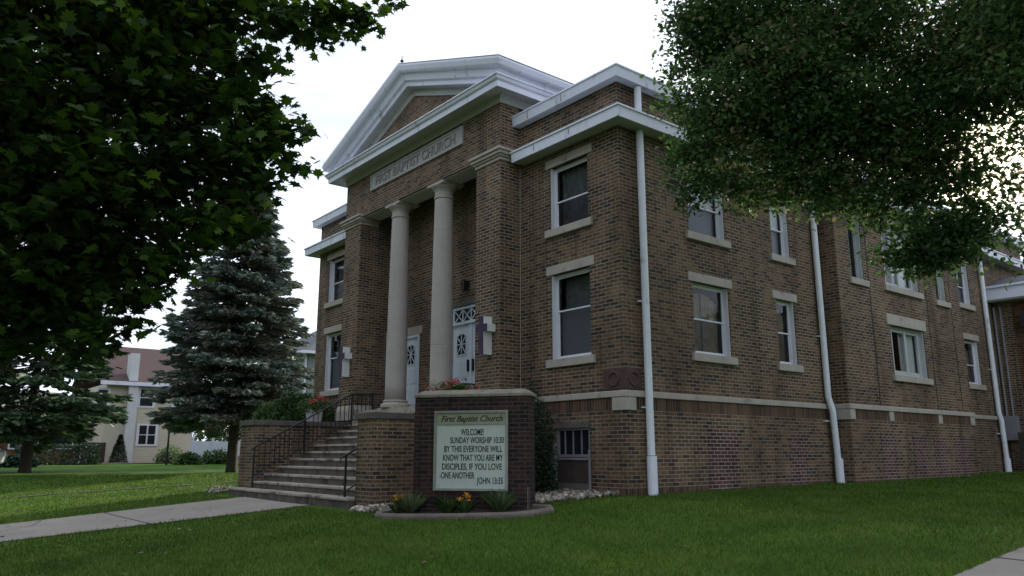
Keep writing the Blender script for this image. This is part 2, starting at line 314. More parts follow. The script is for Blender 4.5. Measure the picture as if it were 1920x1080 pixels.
# worn seam between the two lawns
def hitg(x, y):
    r = ray(x, y); t = 3.0
    while t < 200 and CAM[2]+r[2]*t > ground(CAM[0]+r[0]*t, CAM[1]+r[1]*t): t += .05
    return CAM+r*t
sm = MB(); pl = [hitg(x, y) for x, y in ((-120, 944), (0, 936), (90, 928), (190, 921), (290, 914), (380, 908), (452, 903))]
for a, c_ in zip(pl, pl[1:]):
    for k in range(6):
        p, q = a+(c_-a)*k/6, a+(c_-a)*(k+1)/6; w0, w1 = .09+.04*math.sin(p[1]*5), .09+.04*math.sin(q[1]*5)
        sm.face([(p[0]-w0, p[1], ground(p[0]-w0, p[1])+.02), (q[0]-w1, q[1], ground(q[0]-w1, q[1])+.02), (q[0]+w1, q[1], ground(q[0]+w1, q[1])+.02), (p[0]+w0, p[1], ground(p[0]+w0, p[1])+.02)])
tag(sm.build('worn_path', M_mulch, fix=False), kind='structure')

# ------------------------------------------------------------------ the church
CO = (-7.0, 0.0, 0.0)
church = thing('church', CO, 'two storey tan brick church with two stone columns under a white pediment', 'church')
def P(mb, name, mat, parent=church, **k): return mb.build(name, mat, parent, org=CO, **k)
TF = lambda Y: (lambda u, w_, v: (u, Y-w_, v))        # a plane facing -Y; w outward
TS = lambda X: (lambda u, w_, v: (X+w_, u, v))        # a plane facing +X
CX = -7.01; XL = -13.86; PX0, PX1, YP = -10.87, -3.16, -.59; PR = -4.09; PLi = -9.90; YB = .40; BX = .48
ZW = 1.98; ZT = 8.38
mir = lambda a: 2*CX-a
fw_holes = [(-2.1, -.9, 2.74, 4.6), (-2.1, -.9, 5.62, 7.07), (-2.02, -1.0, .72, 1.3)]
fw_l = [(mir(-.9), mir(-2.1), 2.74, 4.6), (mir(-.9), mir(-2.1), 5.62, 7.07)]
P(MB(TF(0)).sheet(PX1, 0, -.9, ZT, fw_holes), 'front_wall', M_brick)
P(MB(TF(0)).sheet(XL, PX0, -.9, ZT, fw_l), 'front_wall', M_brick)
sd_holes = [(2.19, 3.46, 2.86, 4.42), (5.33, 6.10, 2.86, 4.42), (2.17, 3.46, 5.52, 7.05), (5.33, 6.10, 5.52, 7.05)]
P(MB(TS(0)).sheet(0, 7.44, -.9, ZT, sd_holes), 'side_wall', M_brick)
rr_holes = [(15.90, 16.95, 2.96, 4.40), (15.82, 16.85, 5.58, 7.05)]
P(MB(TS(0)).sheet(14.68, 22.0, -.9, ZT, rr_holes), 'side_wall', M_brick)
by_holes = [(9.97, 11.95, 2.84, 4.20), (9.97, 11.95, 5.30, 7.12), (8.14, 8.80, 5.25, 7.12), (13.08, 13.74, 5.25, 7.12)]
bw_ = MB(TS(BX)).sheet(7.44, 14.68, -.9, 7.5, by_holes); P(bw_, 'bay_wall', M_brick)
b1 = MB(); b1.face([(0, 7.44, -.9), (BX, 7.44, -.9), (BX, 7.44, 7.5), (0, 7.44, 7.5)]); b1.face([(0, 14.68, -.9), (BX, 14.68, -.9), (BX, 14.68, 7.5), (0, 14.68, 7.5)])
b1.face([(0, 7.44, ZT), (0, 14.68, ZT), (0, 14.68, 7.4), (0, 7.44, 7.4)]); P(b1, 'bay_return', M_brick)
b2 = MB(); b2.face([(XL, 0, -.9), (XL, 22, -.9), (XL, 22, ZT), (XL, 0, ZT)]); b2.face([(XL, 22, -.9), (0, 22, -.9), (0, 22, ZT), (XL, 22, ZT)]); P(b2, 'rear_wall', M_brick)
P(MB().box((XL+.05, .05, 8.25), (-.05, 21.95, 8.33)), 'flat_roof', M_roof)
# chases in the bay
for y in (9.02, 12.37, 14.0): P(MB().box((BX-.02, y-.022, 2.0), (BX+.004, y+.022, 7.4)), 'expansion_joint', M_dark)
# water table, soldier courses, corner blocks
def ringstrip(name, mat, z0, z1, o, segs):
    mb = MB()
    for a, c in segs: mb.box((a[0], a[1], z0), (c[0], c[1], z1))
    return P(mb, name, mat)
o = .045
P(MB().box((PX1, -o, 1.855), (o, .02, ZW)).box((-.02, .022, 1.855), (o, 7.44-o, ZW)).box((-.02, 7.44-o, 1.855), (BX+o, 7.46, ZW)).box((BX-.02, 7.462, 1.855), (BX+o, 14.68+o, ZW)).box((-.02, 14.7, 1.855), (o, 18.19, ZW)), 'water_table', M_stone, bevel=.012)
P(MB().box((XL-o, -o, 1.855), (PX0, .02, ZW)), 'water_table', M_stone, bevel=.012)
for nm, (z0, z1) in (('soldier_course', (1.61, 1.855)), ('base_soldier_course', (-.35, .14))):
    o2 = .006
    P(MB().box((PX1, -o2, z0), (-.001, .02, z1)).box((-.02, .02, z0), (o2, 7.43, z1)).box((-.02+BX, 7.46, z0), (BX+o2, 14.67, z1)), nm, M_sold)
for a, c in (((-.34, -.03, 1.6), (.03, .27, 1.856)), ((BX-.36, 7.41, 1.6), (BX+.03, 7.66, 1.856)), ((BX-.02, 9.42, 1.6), (BX+.02, 9.66, 1.856)), ((BX-.02, 12.28, 1.6), (BX+.02, 12.52, 1.856)), ((BX-.02, 14.42, 1.6), (BX+.03, 14.70, 1.856))):
    P(MB().box(a, c), 'corner_block', M_stone, bevel=.008)
# red brick infills of the old basement windows
for Y0, Y1, z1, X in ((2.42, 3.48, 1.28, 0), (5.46, 6.24, 1.22, 0), (8.85, 9.65, 1.25, BX), (10.6, 11.4, 1.25, BX), (11.85, 12.6, 1.2, BX), (13.15, 14.15, 1.2, BX)):
    P(MB().box((X-.01, Y0, -.3), (X+.010, Y1, z1)), 'brick_infill', M_red)
# carved terracotta block on the corner
cs = P(MB().box((-.56, -.035, 2.0), (.035, .44, 2.42)), 'cornerstone', M_terra, bevel=.01)
def torus(mb, c, R, r, T, n=20, k=6):
    mb.T = T; rings = [[(c[0]+(R+r*math.cos(2*math.pi*j/k))*math.cos(a), r*math.sin(2*math.pi*j/k), c[1]+(R+r*math.cos(2*math.pi*j/k))*math.sin(a)) for j in range(k)] for a in [2*math.pi*i/n for i in range(n+1)]]
    mb.loft(rings, cap=False); return mb
P(torus(MB(), (-.27, 2.21), .13, .028, TF(-.035)), 'wreath', M_terra, cs); P(torus(MB(), (.21, 2.21), .13, .028, TS(.035)), 'wreath', M_terra, cs)

# windows ----------------------------------------------------------
def window(T, u0, u1, z0, z1, meet, style, sill=True, lint=(.14, .20), top=None, curtain='gold', depth=.19):
    top = z1 if top is None else top; d = -depth; FM = M_frameg if style != 'sash' else M_frame
    f = MB(T); fr = .055
    f.box((u0, d, z0), (u0+fr, d+.06, z1)); f.box((u1-fr, d, z0), (u1, d+.06, z1)); f.box((u0+fr, d, z1-fr), (u1-fr, d+.06, z1)); f.box((u0+fr, d, z0), (u1-fr, d+.06, z0+fr))
    f.box((u0, d+.06, z0), (u0+.02, -.025, z1-.001)); f.box((u1-.02, d+.06, z0), (u1, -.025, z1-.001))
    W = P(f, 'window', FM)
    a, b_, c, e = u0+fr, u1-fr, z0+fr, z1-fr; sh = .032
    if style == 'sash':
        s = MB(T)
        for zz0, zz1, q in ((c, meet+.02, d+.005), (meet-.02, e, d+.028)):
            s.box((a, q, zz0), (a+sh, q+.025, zz1)); s.box((b_-sh, q, zz0), (b_, q+.025, zz1)); s.box((a+sh, q, zz0), (b_-sh, q+.025, zz0+sh)); s.box((a+sh, q, zz1-sh), (b_-sh, q+.025, zz1))
        P(s, 'sash', M_frame, W)
        P(MB(T).face([(a, d+.035, meet), (b_, d+.035, meet), (b_, d+.035, e), (a, d+.035, e)]), 'upper_pane', M_glass, W, fix=False)
        P(MB(T).face([(a, d+.012, c), (b_, d+.012, c), (b_, d+.012, meet), (a, d+.012, meet)]), 'lower_pane', M_screen, W, fix=False)
    elif style == 'triple':
        s = MB(T); n = 3; ww = (b_-a)/n
        for k in (1,): s.box((a+.98, d-.02, c), (a+1.10, d+.05, e))
        s.box((a, d-.02, c), (a+.30, d+.045, e)); s.box((b_-.10, d-.02, c), (b_, d+.045, e)); s.box((a+.30, d-.02, c), (b_-.10, d+.03, c+.10)); s.box((a+.30, d-.02, e-.08), (b_-.10, d+.03, e))
        P(s, 'sash', M_frameg, W); P(MB(T).face([(a, d, c), (b_, d, c), (b_, d, e), (a, d, e)]), 'pane', M_glass, W, fix=False)
    else:
        P(MB(T).face([(a, d, c), (b_, d, c), (b_, d, e), (a, d, e)]), 'pane', M_glass, W, fix=False)
    # curtain: a wavy sheet just inside
    cb_ = MB(T); n = 40; zc = e if curtain != 'half' else (c+e)/2
    if curtain == 'gold':
        pts = [a+(b_-a)*i/n for i in range(n+1)]
        for p, q in zip(range(n), range(1, n+1)):
            if abs((p+.5)/n-.5) < .02: continue
            w0, w1 = d-.12+.02*math.sin(p*1.5), d-.12+.02*math.sin(q*1.5)
            tz = lambda i: c+(e-c)*(.80+.14*math.sin(math.pi*i/n))
            cb_.face([(pts[p], w0, c), (pts[q], w1, c), (pts[q], w1, tz(q)), (pts[p], w0, tz(p))])
        P(cb_, 'curtain', M_curt, W, fix=False)
    elif curtain == 'white':
        for s0, s1 in (((0, .2), (.50, 1)) if style == 'triple' else ((0, 1),)):
            pts = [a+(b_-a)*(s0+(s1-s0)*i/16) for i in range(17)]
            for p in range(16): cb_.face([(pts[p], d-.1+.02*math.sin(p*1.9), c), (pts[p+1], d-.1+.02*math.sin(p*1.9+1.9), c), (pts[p+1], d-.1+.02*math.sin(p*1.9+1.9), e), (pts[p], d-.1+.02*math.sin(p*1.9), e)])
        P(cb_, 'curtain', M_curtw, W, fix=False)
    elif curtain == 'none':
        for p in range(24):
            u_, v_ = a+(b_-a)*p/24, a+(b_-a)*(p+1)/24; cb_.face([(u_, d-.14+.02*math.sin(p*1.7), c), (v_, d-.14+.02*math.sin(p*1.7+1.7), c), (v_, d-.14+.02*math.sin(p*1.7+1.7), e), (u_, d-.14+.02*math.sin(p*1.7), e)])
        P(cb_, 'curtain', M_dim, W, fix=False)
    elif curtain == 'blind':
        P(MB(T).box((a, d-.08, c), (b_, d-.075, meet)), 'blind', M_blind, W); P(MB(T).box((a, d-.2, meet), (b_, d-.19, e)), 'inner_shade', M_dim, W)
    elif curtain == 'reflected_sky':
        P(MB(T).box((a, d-.06, meet), (b_, d-.055, e)), 'reflected_sky', M_curtw, W); P(MB(T).box((a, d-.09, c), (b_, d-.085, meet)), 'blind', M_blind, W)  # white sheet behind the upper pane stands in for sky reflected in it
    if sill: P(MB(T).box((u0-.13, -.1, z0-.17), (u1+.13, .07, z0)), 'sill', M_stone, W, bevel=.008)
    if lint: P(MB(T).box((u0-lint[0], -.05, z1), (u1+lint[0], .018, z1+lint[1])), 'lintel', M_stone, W, bevel=.006)
    return W
window(TF(0), -2.1, -.9, 2.74, 4.6, 3.80, 'sash', curtain='blind'); window(TF(0), -2.1, -.9, 5.62, 7.07, 6.27, 'sash', curtain='none')
window(TF(0), mir(-.9), mir(-2.1), 2.74, 4.6, 3.80, 'sash', curtain='blind'); window(TF(0), mir(-.9), mir(-2.1), 5.62, 7.07, 6.27, 'sash', curtain='none')
window(TS(0), 2.19, 3.46, 2.86, 4.42, 3.64, 'sash', curtain='gold'); window(TS(0), 5.33, 6.10, 2.86, 4.42, 3.64, 'sash', curtain='gold')
window(TS(0), 2.17, 3.46, 5.52, 7.05, 6.22, 'sash', curtain='reflected_sky'); window(TS(0), 5.33, 6.10, 5.52, 7.05, 6.23, 'sash', curtain='reflected_sky')
window(TS(0), 15.90, 16.95, 2.96, 4.40, 3.6, 'sash', curtain='gold'); window(TS(0), 15.82, 16.85, 5.58, 7.05, 6.2, 'sash', curtain='blind')
window(TS(BX), 9.97, 11.95, 2.84, 4.20, 0, 'triple', curtain='white', lint=(.16, .3)); window(TS(BX), 9.97, 11.95, 5.30, 7.12, 0, 'triple', curtain='white')
window(TS(BX), 8.14, 8.80, 5.25, 7.12, 0, 'single', curtain='white'); window(TS(BX), 13.08, 13.74, 5.25, 7.12, 0, 'single', curtain='white')
# basement window with bars and metal guard
T = TF(0); bwn = MB(T); bwn.box((-2.02, -.1, .72), (-1.97, -.02, 1.3)); bwn.box((-1.05, -.1, .72), (-1.0, -.02, 1.3)); bwn.box((-1.97, -.1, 1.25), (-1.05, -.02, 1.3)); bwn.box((-1.97, -.1, .72), (-1.05, -.02, .77))
BW = P(bwn, 'basement_window', M_grey)
mb = MB(T)
for u in (-1.78, -1.54, -1.29): mb.box((u-.009, -.075, .77), (u+.009, -.045, 1.25))
P(mb, 'window_bar', M_grey, BW); P(MB(T).face([(-1.97, -.09, .77), (-1.05, -.09, .77), (-1.05, -.09, 1.25), (-1.97, -.09, 1.25)]), 'pane', M_glassd, BW, fix=False)
P(MB(T).box((-2.02, .0, 1.3), (-1.0, .03, 1.4)), 'lintel', M_capd, BW)

# portico ----------------------------------------------------------
for x0, x1 in ((PX0, PLi), (PR, PX1)):
    pr = P(MB().box((x0, YP, -.6), (x1, -.012, 7.752)).box((x0, -.013, -.6), (x1, YB+.02, 8.8)), 'pier', M_brick)
    cp = MB()
    for e_, z0, z1 in ((.03, 7.47, 7.55), (.07, 7.55, 7.60), (.11, 7.60, 7.68), (.15, 7.68, 7.75)): cp.box((x0-e_, YP-e_, z0), (x1+e_, .0-.002, z1))
    P(cp, 'pier_capital', M_stone, pr, bevel=.01)
    P(MB().box((x0-.05, YP-.05, 1.72), (x1+.05, -.002, 1.98)).hexa([(x0-.05, YP-.05, 1.98), (x1+.05, YP-.05, 1.98), (x1+.05, -.002, 1.98), (x0-.05, -.002, 1.98)], [(x0+.0, YP-.003, 2.14), (x1+.0, YP-.003, 2.14), (x1+.0, -.002, 2.14), (x0+.0, -.002, 2.14)]), 'pier_base', M_stone, pr)
P(MB().box((PX0+.002, YP+.002, 7.75), (PX1-.002, -.012, 8.96)).box((PLi, YP+.003, 7.69), (PR, -.02, 7.752)), 'entablature_wall', M_brick)
P(MB().box((PLi+.16, YP+.05, 7.66), (PR-.16, .0, 7.688)), 'beam_soffit', M_soff)
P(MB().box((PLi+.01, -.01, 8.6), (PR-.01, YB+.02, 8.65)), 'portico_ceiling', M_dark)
dh = [(-9.88+.02, -8.05, 1.95, 4.05), (-6.55, -4.72, 1.95, 4.52)]
P(MB(TF(YB)).sheet(PLi, PR, 1.5, 8.65, dh, dep=.06), 'portico_back_wall', M_brick)
P(MB().box((PLi+.003, -.62, -.5), (PR-.003, YB-.002, 1.955)), 'portico_floor', M_step)
def column(x):
    y = -.29; z0 = 1.90
    cpt = P(MB().lathe((x, y, 0), [(.285, 2.19), (.283, 2.6)]+sum([[(r, z-.02), (r, z-.006), (r-.004, z-.003), (r-.004, z+.003), (r, z+.006), (r, z+.02)] for r, z in ((.280, 3.42), (.270, 4.95), (.253, 6.38))], [])+[(.240, 7.2), (.235, 7.27)], 32), 'column', M_col, smooth=True)
    P(MB().lathe((x, y, 0), [(.40, 1.99), (.40, 2.06), (.37, 2.09), (.325, 2.11), (.32, 2.14), (.34, 2.16), (.31, 2.19), (.28, 2.19)], 32).box((x-.44, y-.30+.0, 1.86), (x+.44, y+.44, 1.99)), 'column_base', M_stone, cpt)
    P(MB().lathe((x, y, 0), [(.235, 7.25), (.262, 7.26), (.262, 7.31), (.24, 7.33), (.24, 7.44), (.25, 7.45), (.27, 7.49), (.33, 7.55), (.35, 7.58), (.35, 7.60)], 32).box((x-.37, y-.297, 7.60), (x+.37, y+.37, 7.67)), 'column_capital', M_stone, cpt)
    for z in (): pass
column(-8.10); column(-5.92)
# doors
def leaf(parent, x0, x1, z0, z1):
    T = TF(YB); d = -.03; lf = P(MB(T).box((x0, d-.04, z0), (x1, d, z1)), 'door_leaf', M_door, parent, bevel=.004)
    cx = (x0+x1)/2; gw, g0, g1 = .21, z1-.78, z1-.22
    P(MB(T).box((cx-gw, d, g0), (cx+gw, d+.004, g1)), 'door_glass', M_glassd, lf) if 0 else None
    q = MB(T); n = 24; zc = (g0+g1)/2; h = (g1-g0)/2
    oc = [(cx+gw*1.0*s, zc+h*t_) for s, t_ in ((-1, -1), (1, -1), (1, .55), (.7, .9), (.3, 1), (-.3, 1), (-.7, .9), (-1, .55))]
    q.face([(a, d+.003, b_) for a, b_ in oc]); M2 = q
    mun = MB(T)
    def bar(p, r_, wd=.012):
        dx, dz = r_[0]-p[0], r_[1]-p[1]; l = math.hypot(dx, dz); nx, nz_ = -dz/l*wd, dx/l*wd
        mun.hexa([(p[0]-nx, d+.004, p[1]-nz_), (r_[0]-nx, d+.004, r_[1]-nz_), (r_[0]+nx, d+.004, r_[1]+nz_), (p[0]+nx, d+.004, p[1]+nz_)], [(p[0]-nx, d+.016, p[1]-nz_), (r_[0]-nx, d+.016, r_[1]-nz_), (r_[0]+nx, d+.016, r_[1]+nz_), (p[0]+nx, d+.016, p[1]+nz_)])
    for s, t_ in ((1, 0), (-1, 0), (0, 1), (0, -1), (1, 1), (1, -1), (-1, 1), (-1, -1)): bar((cx, zc), (cx+gw*s*.98, zc+h*t_*(.8 if s and t_ > 0 else .98)))
    for a, b_ in zip(oc, oc[1:]+oc[:1]): bar(a, b_, .018)
    P(M2, 'glass', M_glassd, lf, fix=False) if False else None
    return lf, M2, mun
def door(x0, x1, z0, z1, ztop):
    T = TF(YB); f = MB(T); f.box((x0, -.06, z0), (x0+.09, .02, ztop)); f.box((x1-.09, -.06, z0), (x1, .02, ztop)); f.box((x0+.09, -.06, ztop-.07), (x1-.09, .02, ztop))
    f.box((x0+.09, -.06, z1), (x1-.09, .035, z1+.07)) if ztop > z1+.1 else None
    D = P(f, 'double_door', M_door); c = (x0+x1)/2
    f2 = MB(T).box((c-.04, -.055, z0), (c+.04, .0, z1)); P(f2, 'door_post', M_door, D)
    for a, b_ in ((x0+.095, c-.045), (c+.045, x1-.095)):
        lf, gl, mun = leaf(D, a, b_, z0, z1-.005)
        lf.name = 'door_leaf'
        # glass, muntins and raised panels are joined as sub-parts of the door
        P(gl, 'door_glass', M_glassd, D, fix=False); P(mun, 'muntins', M_door, D)
        pn = MB(T); w_ = (b_-a)
        for p0, p1 in ((a+.09, a+w_/2-.03), (a+w_/2+.03, b_-.09)):
            pn.box((p0, -.03, z0+.72), (p1, -.018, z1-.92)); pn.box((p0, -.03, z0+.15), (p1, -.018, z0+.62))
        P(pn, 'door_panel', M_door, D, bevel=.01)
        hx = b_-.06 if a < c-.2 else a+.06
        P(MB(T).box((hx-.02, -.03, z0+.85), (hx+.02, .03, z0+1.15)), 'door_handle', M_iron, D)
    if ztop > z1+.1:
        tr = MB(T); zz0, zz1 = z1+.07, ztop-.07; n = 4; ww = (x1-x0-.36)/n; P(MB(T).box((x0+.18, -.05, zz0), (x1-.18, -.02, zz1)), 'transom', M_glassd, D)
        tr.box((x0+.09, -.05, zz0), (x0+.18, -.0, zz1)); tr.box((x1-.18, -.05, zz0), (x1-.09, -.0, zz1))
        for k in range(n):
            a, b_ = x0+.18+k*ww, x0+.18+(k+1)*ww; tr.box((b_-.015, -.02, zz0), (b_+.015, -.005, zz1))
            for (p, q) in (((a, zz0), (b_, zz1)), ((a, zz1), (b_, zz0))):
                dx, dz = q[0]-p[0], q[1]-p[1]; l = math.hypot(dx, dz); nx, nz_ = -dz/l*.012, dx/l*.012
                tr.hexa([(p[0]-nx, -.02, p[1]-nz_), (q[0]-nx, -.02, q[1]-nz_), (q[0]+nx, -.02, q[1]+nz_), (p[0]+nx, -.02, p[1]+nz_)], [(p[0]-nx, -.008, p[1]-nz_), (q[0]-nx, -.008, q[1]-nz_), (q[0]+nx, -.008, q[1]+nz_), (p[0]+nx, -.008, p[1]+nz_)])
        P(tr, 'transom_bars', M_door, D)
    return D
d1 = door(-9.86, -8.05, 1.97, 4.02, 4.05); P(MB(TF(YB)).box((-9.89, -.03, 4.06), (-7.93, .02, 4.29)), 'lintel', M_stone, d1)
d2 = door(-6.55, -4.72, 1.97, 4.05, 4.52); P(MB(TF(YB)).box((-6.68, -.03, 4.53), (-4.6, .06, 4.66)), 'lintel', M_capd, d2)
ln = onY(878, 535, YB); P(MB(TF(YB)).box((ln[0]-.06, 0, ln[2]-.05), (ln[0]+.06, .05, ln[2]+.12)).lathe((ln[0], .14, ln[2]-.05), [(.02, -.12), (.07, -.06), (.07, .08), (.01, .16)], 8) if 0 else MB(TF(YB)).box((ln[0]-.05, 0, ln[2]-.05), (ln[0]+.05, .05, ln[2]+.12)).box((ln[0]-.07, .05, ln[2]-.14), (ln[0]+.07, .19, ln[2]+.1)), 'wall_lantern', M_iron)
# name plaque
pq = P(MB(TF(YP)).box((-9.32, -.02, 8.335), (-4.65, .035, 8.815)), 'name_plaque', M_plaq, bevel=.006)
P(MB(TF(YP)).box((-9.32, .035, 8.335), (-9.26, .05, 8.815)).box((-4.71, .035, 8.335), (-4.65, .05, 8.815)).box((-9.26, .035, 8.335), (-4.71, .05, 8.385)).box((-9.26, .035, 8.765), (-4.71, .05, 8.815)), 'plaque_rim', M_plaq, pq)
def text(body, name, mat, size, width, T, parent, org=(0,0,0), ext=.006, shear=0, bold=0, align='CENTER', spacing=1):
    cu = bpy.data.curves.new('t', 'FONT'); cu.body = body; cu.size = size; cu.extrude = ext; cu.shear = shear; cu.offset = bold; cu.align_x = align; cu.space_character = spacing
    o_ = bpy.data.objects.new('t', cu); COL.objects.link(o_); dg = bpy.context.evaluated_depsgraph_get(); me = bpy.data.meshes.new_from_object(o_.evaluated_get(dg)); bpy.data.objects.remove(o_)
    xs_ = [v.co.x for v in me.vertices]; k = 1 if not width else width/(max(xs_)-min(xs_))
    for v in me.vertices: v.co = Vector(T(v.co.x*k, v.co.z+ext, v.co.y))-Vector(org)
    me.name = name; return link(name, me, mat, parent)
text('FIRST BAPTIST CHURCH', 'carved_lettering', M_carv, .37, 4.05, lambda u, w_, v: (-6.985+u, YP-.037-w_, 8.445+v), pq, CO, .008, bold=.004)
# cornices: profile pieces (outward offset, z) swept round
def sweep(path, prof, name, mat, parent=church, cap=True, **k):
    """path: list of (x, y) corner points with outward miter; prof: (off, z) closed"""
    mb = MB(); rings = []
    for i, p in enumerate(path):
        p = Vector((*p, 0)); n = []
        if i > 0: d = (p-Vector((*path[i-1], 0))).normalized(); n.append(Vector((d.y, -d.x, 0)))
        if i < len(path)-1: d = (Vector((*path[i+1], 0))-p).normalized(); n.append(Vector((d.y, -d.x, 0)))
        m_ = n[0] if len(n) == 1 else (n[0]+n[1])/(1+n[0].dot(n[1]))
        rings.append([(p.x+m_.x*o_, p.y+m_.y*o_, z) for o_, z in prof])
    mb.loft(rings, cap); return P(mb, name, mat, parent, **k)
RW = [(PX1+.002, 0), (0, 0), (0, 22.0), (-3, 22.0)]
low_path = [(PX1+.16, 0), (0, 0), (0, 7.44), (BX, 7.44), (BX, 14.68), (0, 14.68), (0, 22.0), (-3, 22)]
lowp = [(0, 7.42), (.36, 7.40), (.38, 7.40), (.40, 7.61), (.42, 7.61), (.42, 7.645), (.40, 7.66), (0, 7.70)]
upp = [(-.02, 8.39), (.20, 8.375), (.22, 8.375), (.24, 8.59), (.26, 8.59), (.26, 8.62), (.24, 8.64), (-.3, 8.68), (-.3, 8.39)]
sweep(low_path, [(-.01, 7.415), (.36, 7.395), (.36, 7.43), (-.01, 7.45)], 'lower_soffit', M_soff)
sweep(low_path, [(.361, 7.385), (.385, 7.385), (.40, 7.60), (.43, 7.605), (.43, 7.64), (.0, 7.70), (0, 7.46), (.361, 7.44)], 'lower_cornice', M_white)
sweep(RW, upp, 'roof_coping', M_white)
LW = [(XL, 22), (XL, 0), (PX0-.002, 0)]
sweep([(XL, 22), (XL, 0), (PX0-.16, 0)], [(.361, 7.385), (.385, 7.385), (.40, 7.60), (.43, 7.605), (.43, 7.64), (.0, 7.70), (0, 7.46), (.361, 7.44)], 'lower_cornice', M_white)
sweep([(XL, 22), (XL, 0), (PX0-.16, 0)], [(-.01, 7.415), (.36, 7.395), (.36, 7.43), (-.01, 7.45)], 'lower_soffit', M_soff)
sweep(LW, upp, 'roof_coping', M_white)
sea = MB()
for x in (-2.2, -1.05): sea.box((x, -.4055, 7.45), (x+.008, -.38, 7.60)); sea.box((x-.4, -.2455, 8.40), (x-.392, -.22, 8.58))
for y in (1.9, 4.6, 17.0): sea.box((.38, y, 7.45), (.4055, y+.008, 7.60)); sea.box((.22, y+.5, 8.40), (.2455, y+.508, 8.58))
P(sea, 'metal_seams', M_grey)
# portico cornice and gable
GB = 9.0
ppath = [(PX0, GB), (PX0, YP), (PX1, YP), (PX1, GB)]
sweep(ppath, [(.0, 8.90), (.03, 8.90), (.05, 9.10), (.0, 9.12)], 'frieze_board', M_soff)
sweep(ppath, [(.0, 9.10), (.42, 9.06), (.42, 9.10), (.0, 9.14)], 'cornice_soffit', M_soff)
sweep(ppath, [(.421, 9.03), (.44, 9.03), (.45, 9.17), (.48, 9.18), (.50, 9.20), (.52, 9.26), (.55, 9.27), (.55, 9.30), (.0, 9.34), (0, 9.13), (.421, 9.11)], 'horizontal_cornice', M_white)
HW = PX1-CX; SL = .362
def rake(prof, name, mat, xe, **k):
    """prof: (outward, z at the apex); swept down both slopes"""
    mb = MB(); rings = []
    for sg in (-1, 0, 1): rings.append([(CX+sg*(HW+o_+.085), YP-o_, z-SL*abs(sg)*(HW+o_+.085)) for o_, z in prof])
    return mb.loft(rings) and P(mb, name, mat, **k)
P(MB().loft([[(CX-HW+.01, YP, 9.2), (CX+HW-.01, YP, 9.2), (CX+HW-.01, YP, 9.35), (CX, YP, 10.68), (CX-HW+.01, YP, 9.35)], [(CX-HW+.01, GB, 9.2), (CX+HW-.01, GB, 9.2), (CX+HW-.01, GB, 9.35), (CX, GB, 10.68), (CX-HW+.01, GB, 9.35)]]), 'pediment_wall', M_brick)
rake([(.0, 10.50), (.045, 10.50), (.045, 10.70), (.0, 10.72)], 'raking_frieze', M_soff, 3.55)
rake([(-.02, 10.70), (.24, 10.70), (.24, 10.76), (-.02, 10.78)], 'raking_soffit', M_soff, 3.9)
rake([(.20, 10.76), (.20, 10.71), (.28, 10.71), (.29, 10.84), (.36, 10.86), (.40, 10.99), (.41, 11.03), (.50, 11.05), (.54, 11.10), (.58, 11.22), (.58, 11.27), (.30, 11.29), (.0, 11.29), (.0, 10.8)], 'raking_cornice', M_white, 4.52)
for s in (-1, 1):   # eaves along the sides of the gable
    x = CX+s*HW; pr = [(.28, 10.71), (.29, 10.84), (.36, 10.86), (.40, 10.99), (.41, 11.03), (.50, 11.05), (.54, 11.10), (.58, 11.22), (.58, 11.27), (.30, 11.28), (.10, 11.28), (.10, 10.71)]
    mb = MB(); mb.loft([[(x+s*(o_+.085), (YP-o_) if e_ else GB, z-SL*(HW+o_+.085)) for o_, z in pr] for e_ in (1, 0)]); P(mb, 'eave_gutter', M_white)
mb = MB()
for s in (-1, 1):
    a = [(CX, YP-.57, 11.285), (CX+s*4.51, YP-.57, 11.285-SL*4.51), (CX+s*4.51, GB, 11.285-SL*4.51), (CX, GB, 11.285)]
    mb.hexa([(x, y, z-.0) for x, y, z in a], [(x, y, z+.018) for x, y, z in a])
P(mb, 'gable_roof', M_grey)
P(MB().tube([(CX, YP-.45, 11.2), (CX, YP-.45, 11.55)], .012).lathe((CX, YP-.45, 11.36), [(.01, 0), (.05, .03), (.05, .06), (.01, .1)], 8), 'lightning_rod', M_iron)
# downspouts
def spout(path, r=.076, boot=None):
    p = P(MB().tube(path, r, 12), 'downspout', M_pipe)
    for z in [path[-1][2]+.9, path[-1][2]+3.0]:
        if boot: P(MB().box((path[0][0]-.10, path[0][1]-r-.06, z), (path[0][0]-.04, path[0][1]+r+.004, z+.025)), 'bracket', M_pipe, p)
    if boot: P(MB().tube([(boot[0], boot[1], boot[2]), (boot[0]+.0, boot[1], boot[3])], .10, 12), 'boot', M_pipe, p, smooth=False)
    return p
def corr(p):  # fine seams
    return p
spout([(.10, .56, 7.40), (.10, .56, 5.2), (.10, .56, 3.4), (.11, .55, .75)], boot=(.12, .55, -.15, .74))
spout([(.12, .52, 8.36), (.12, .52, 7.66)])
spout([(.10, 7.15, 7.40), (.10, 7.17, 2.15), (.13, 7.20, 1.98), (.16, 7.22, 1.80), (.16, 7.28, .65)], boot=(.17, 7.29, -.1, .66))
spout([(.10, 17.72, 7.40), (.10, 17.74, 2.1), (.14, 17.76, 1.85), (.14, 17.8, .5)], boot=(.14, 17.82, 0, .62))
P(MB().tube([(PX1+.04, -.03, 7.4), (PX1+.04, -.03, 2.0)], .009, 5), 'ground_cable', M_stone)

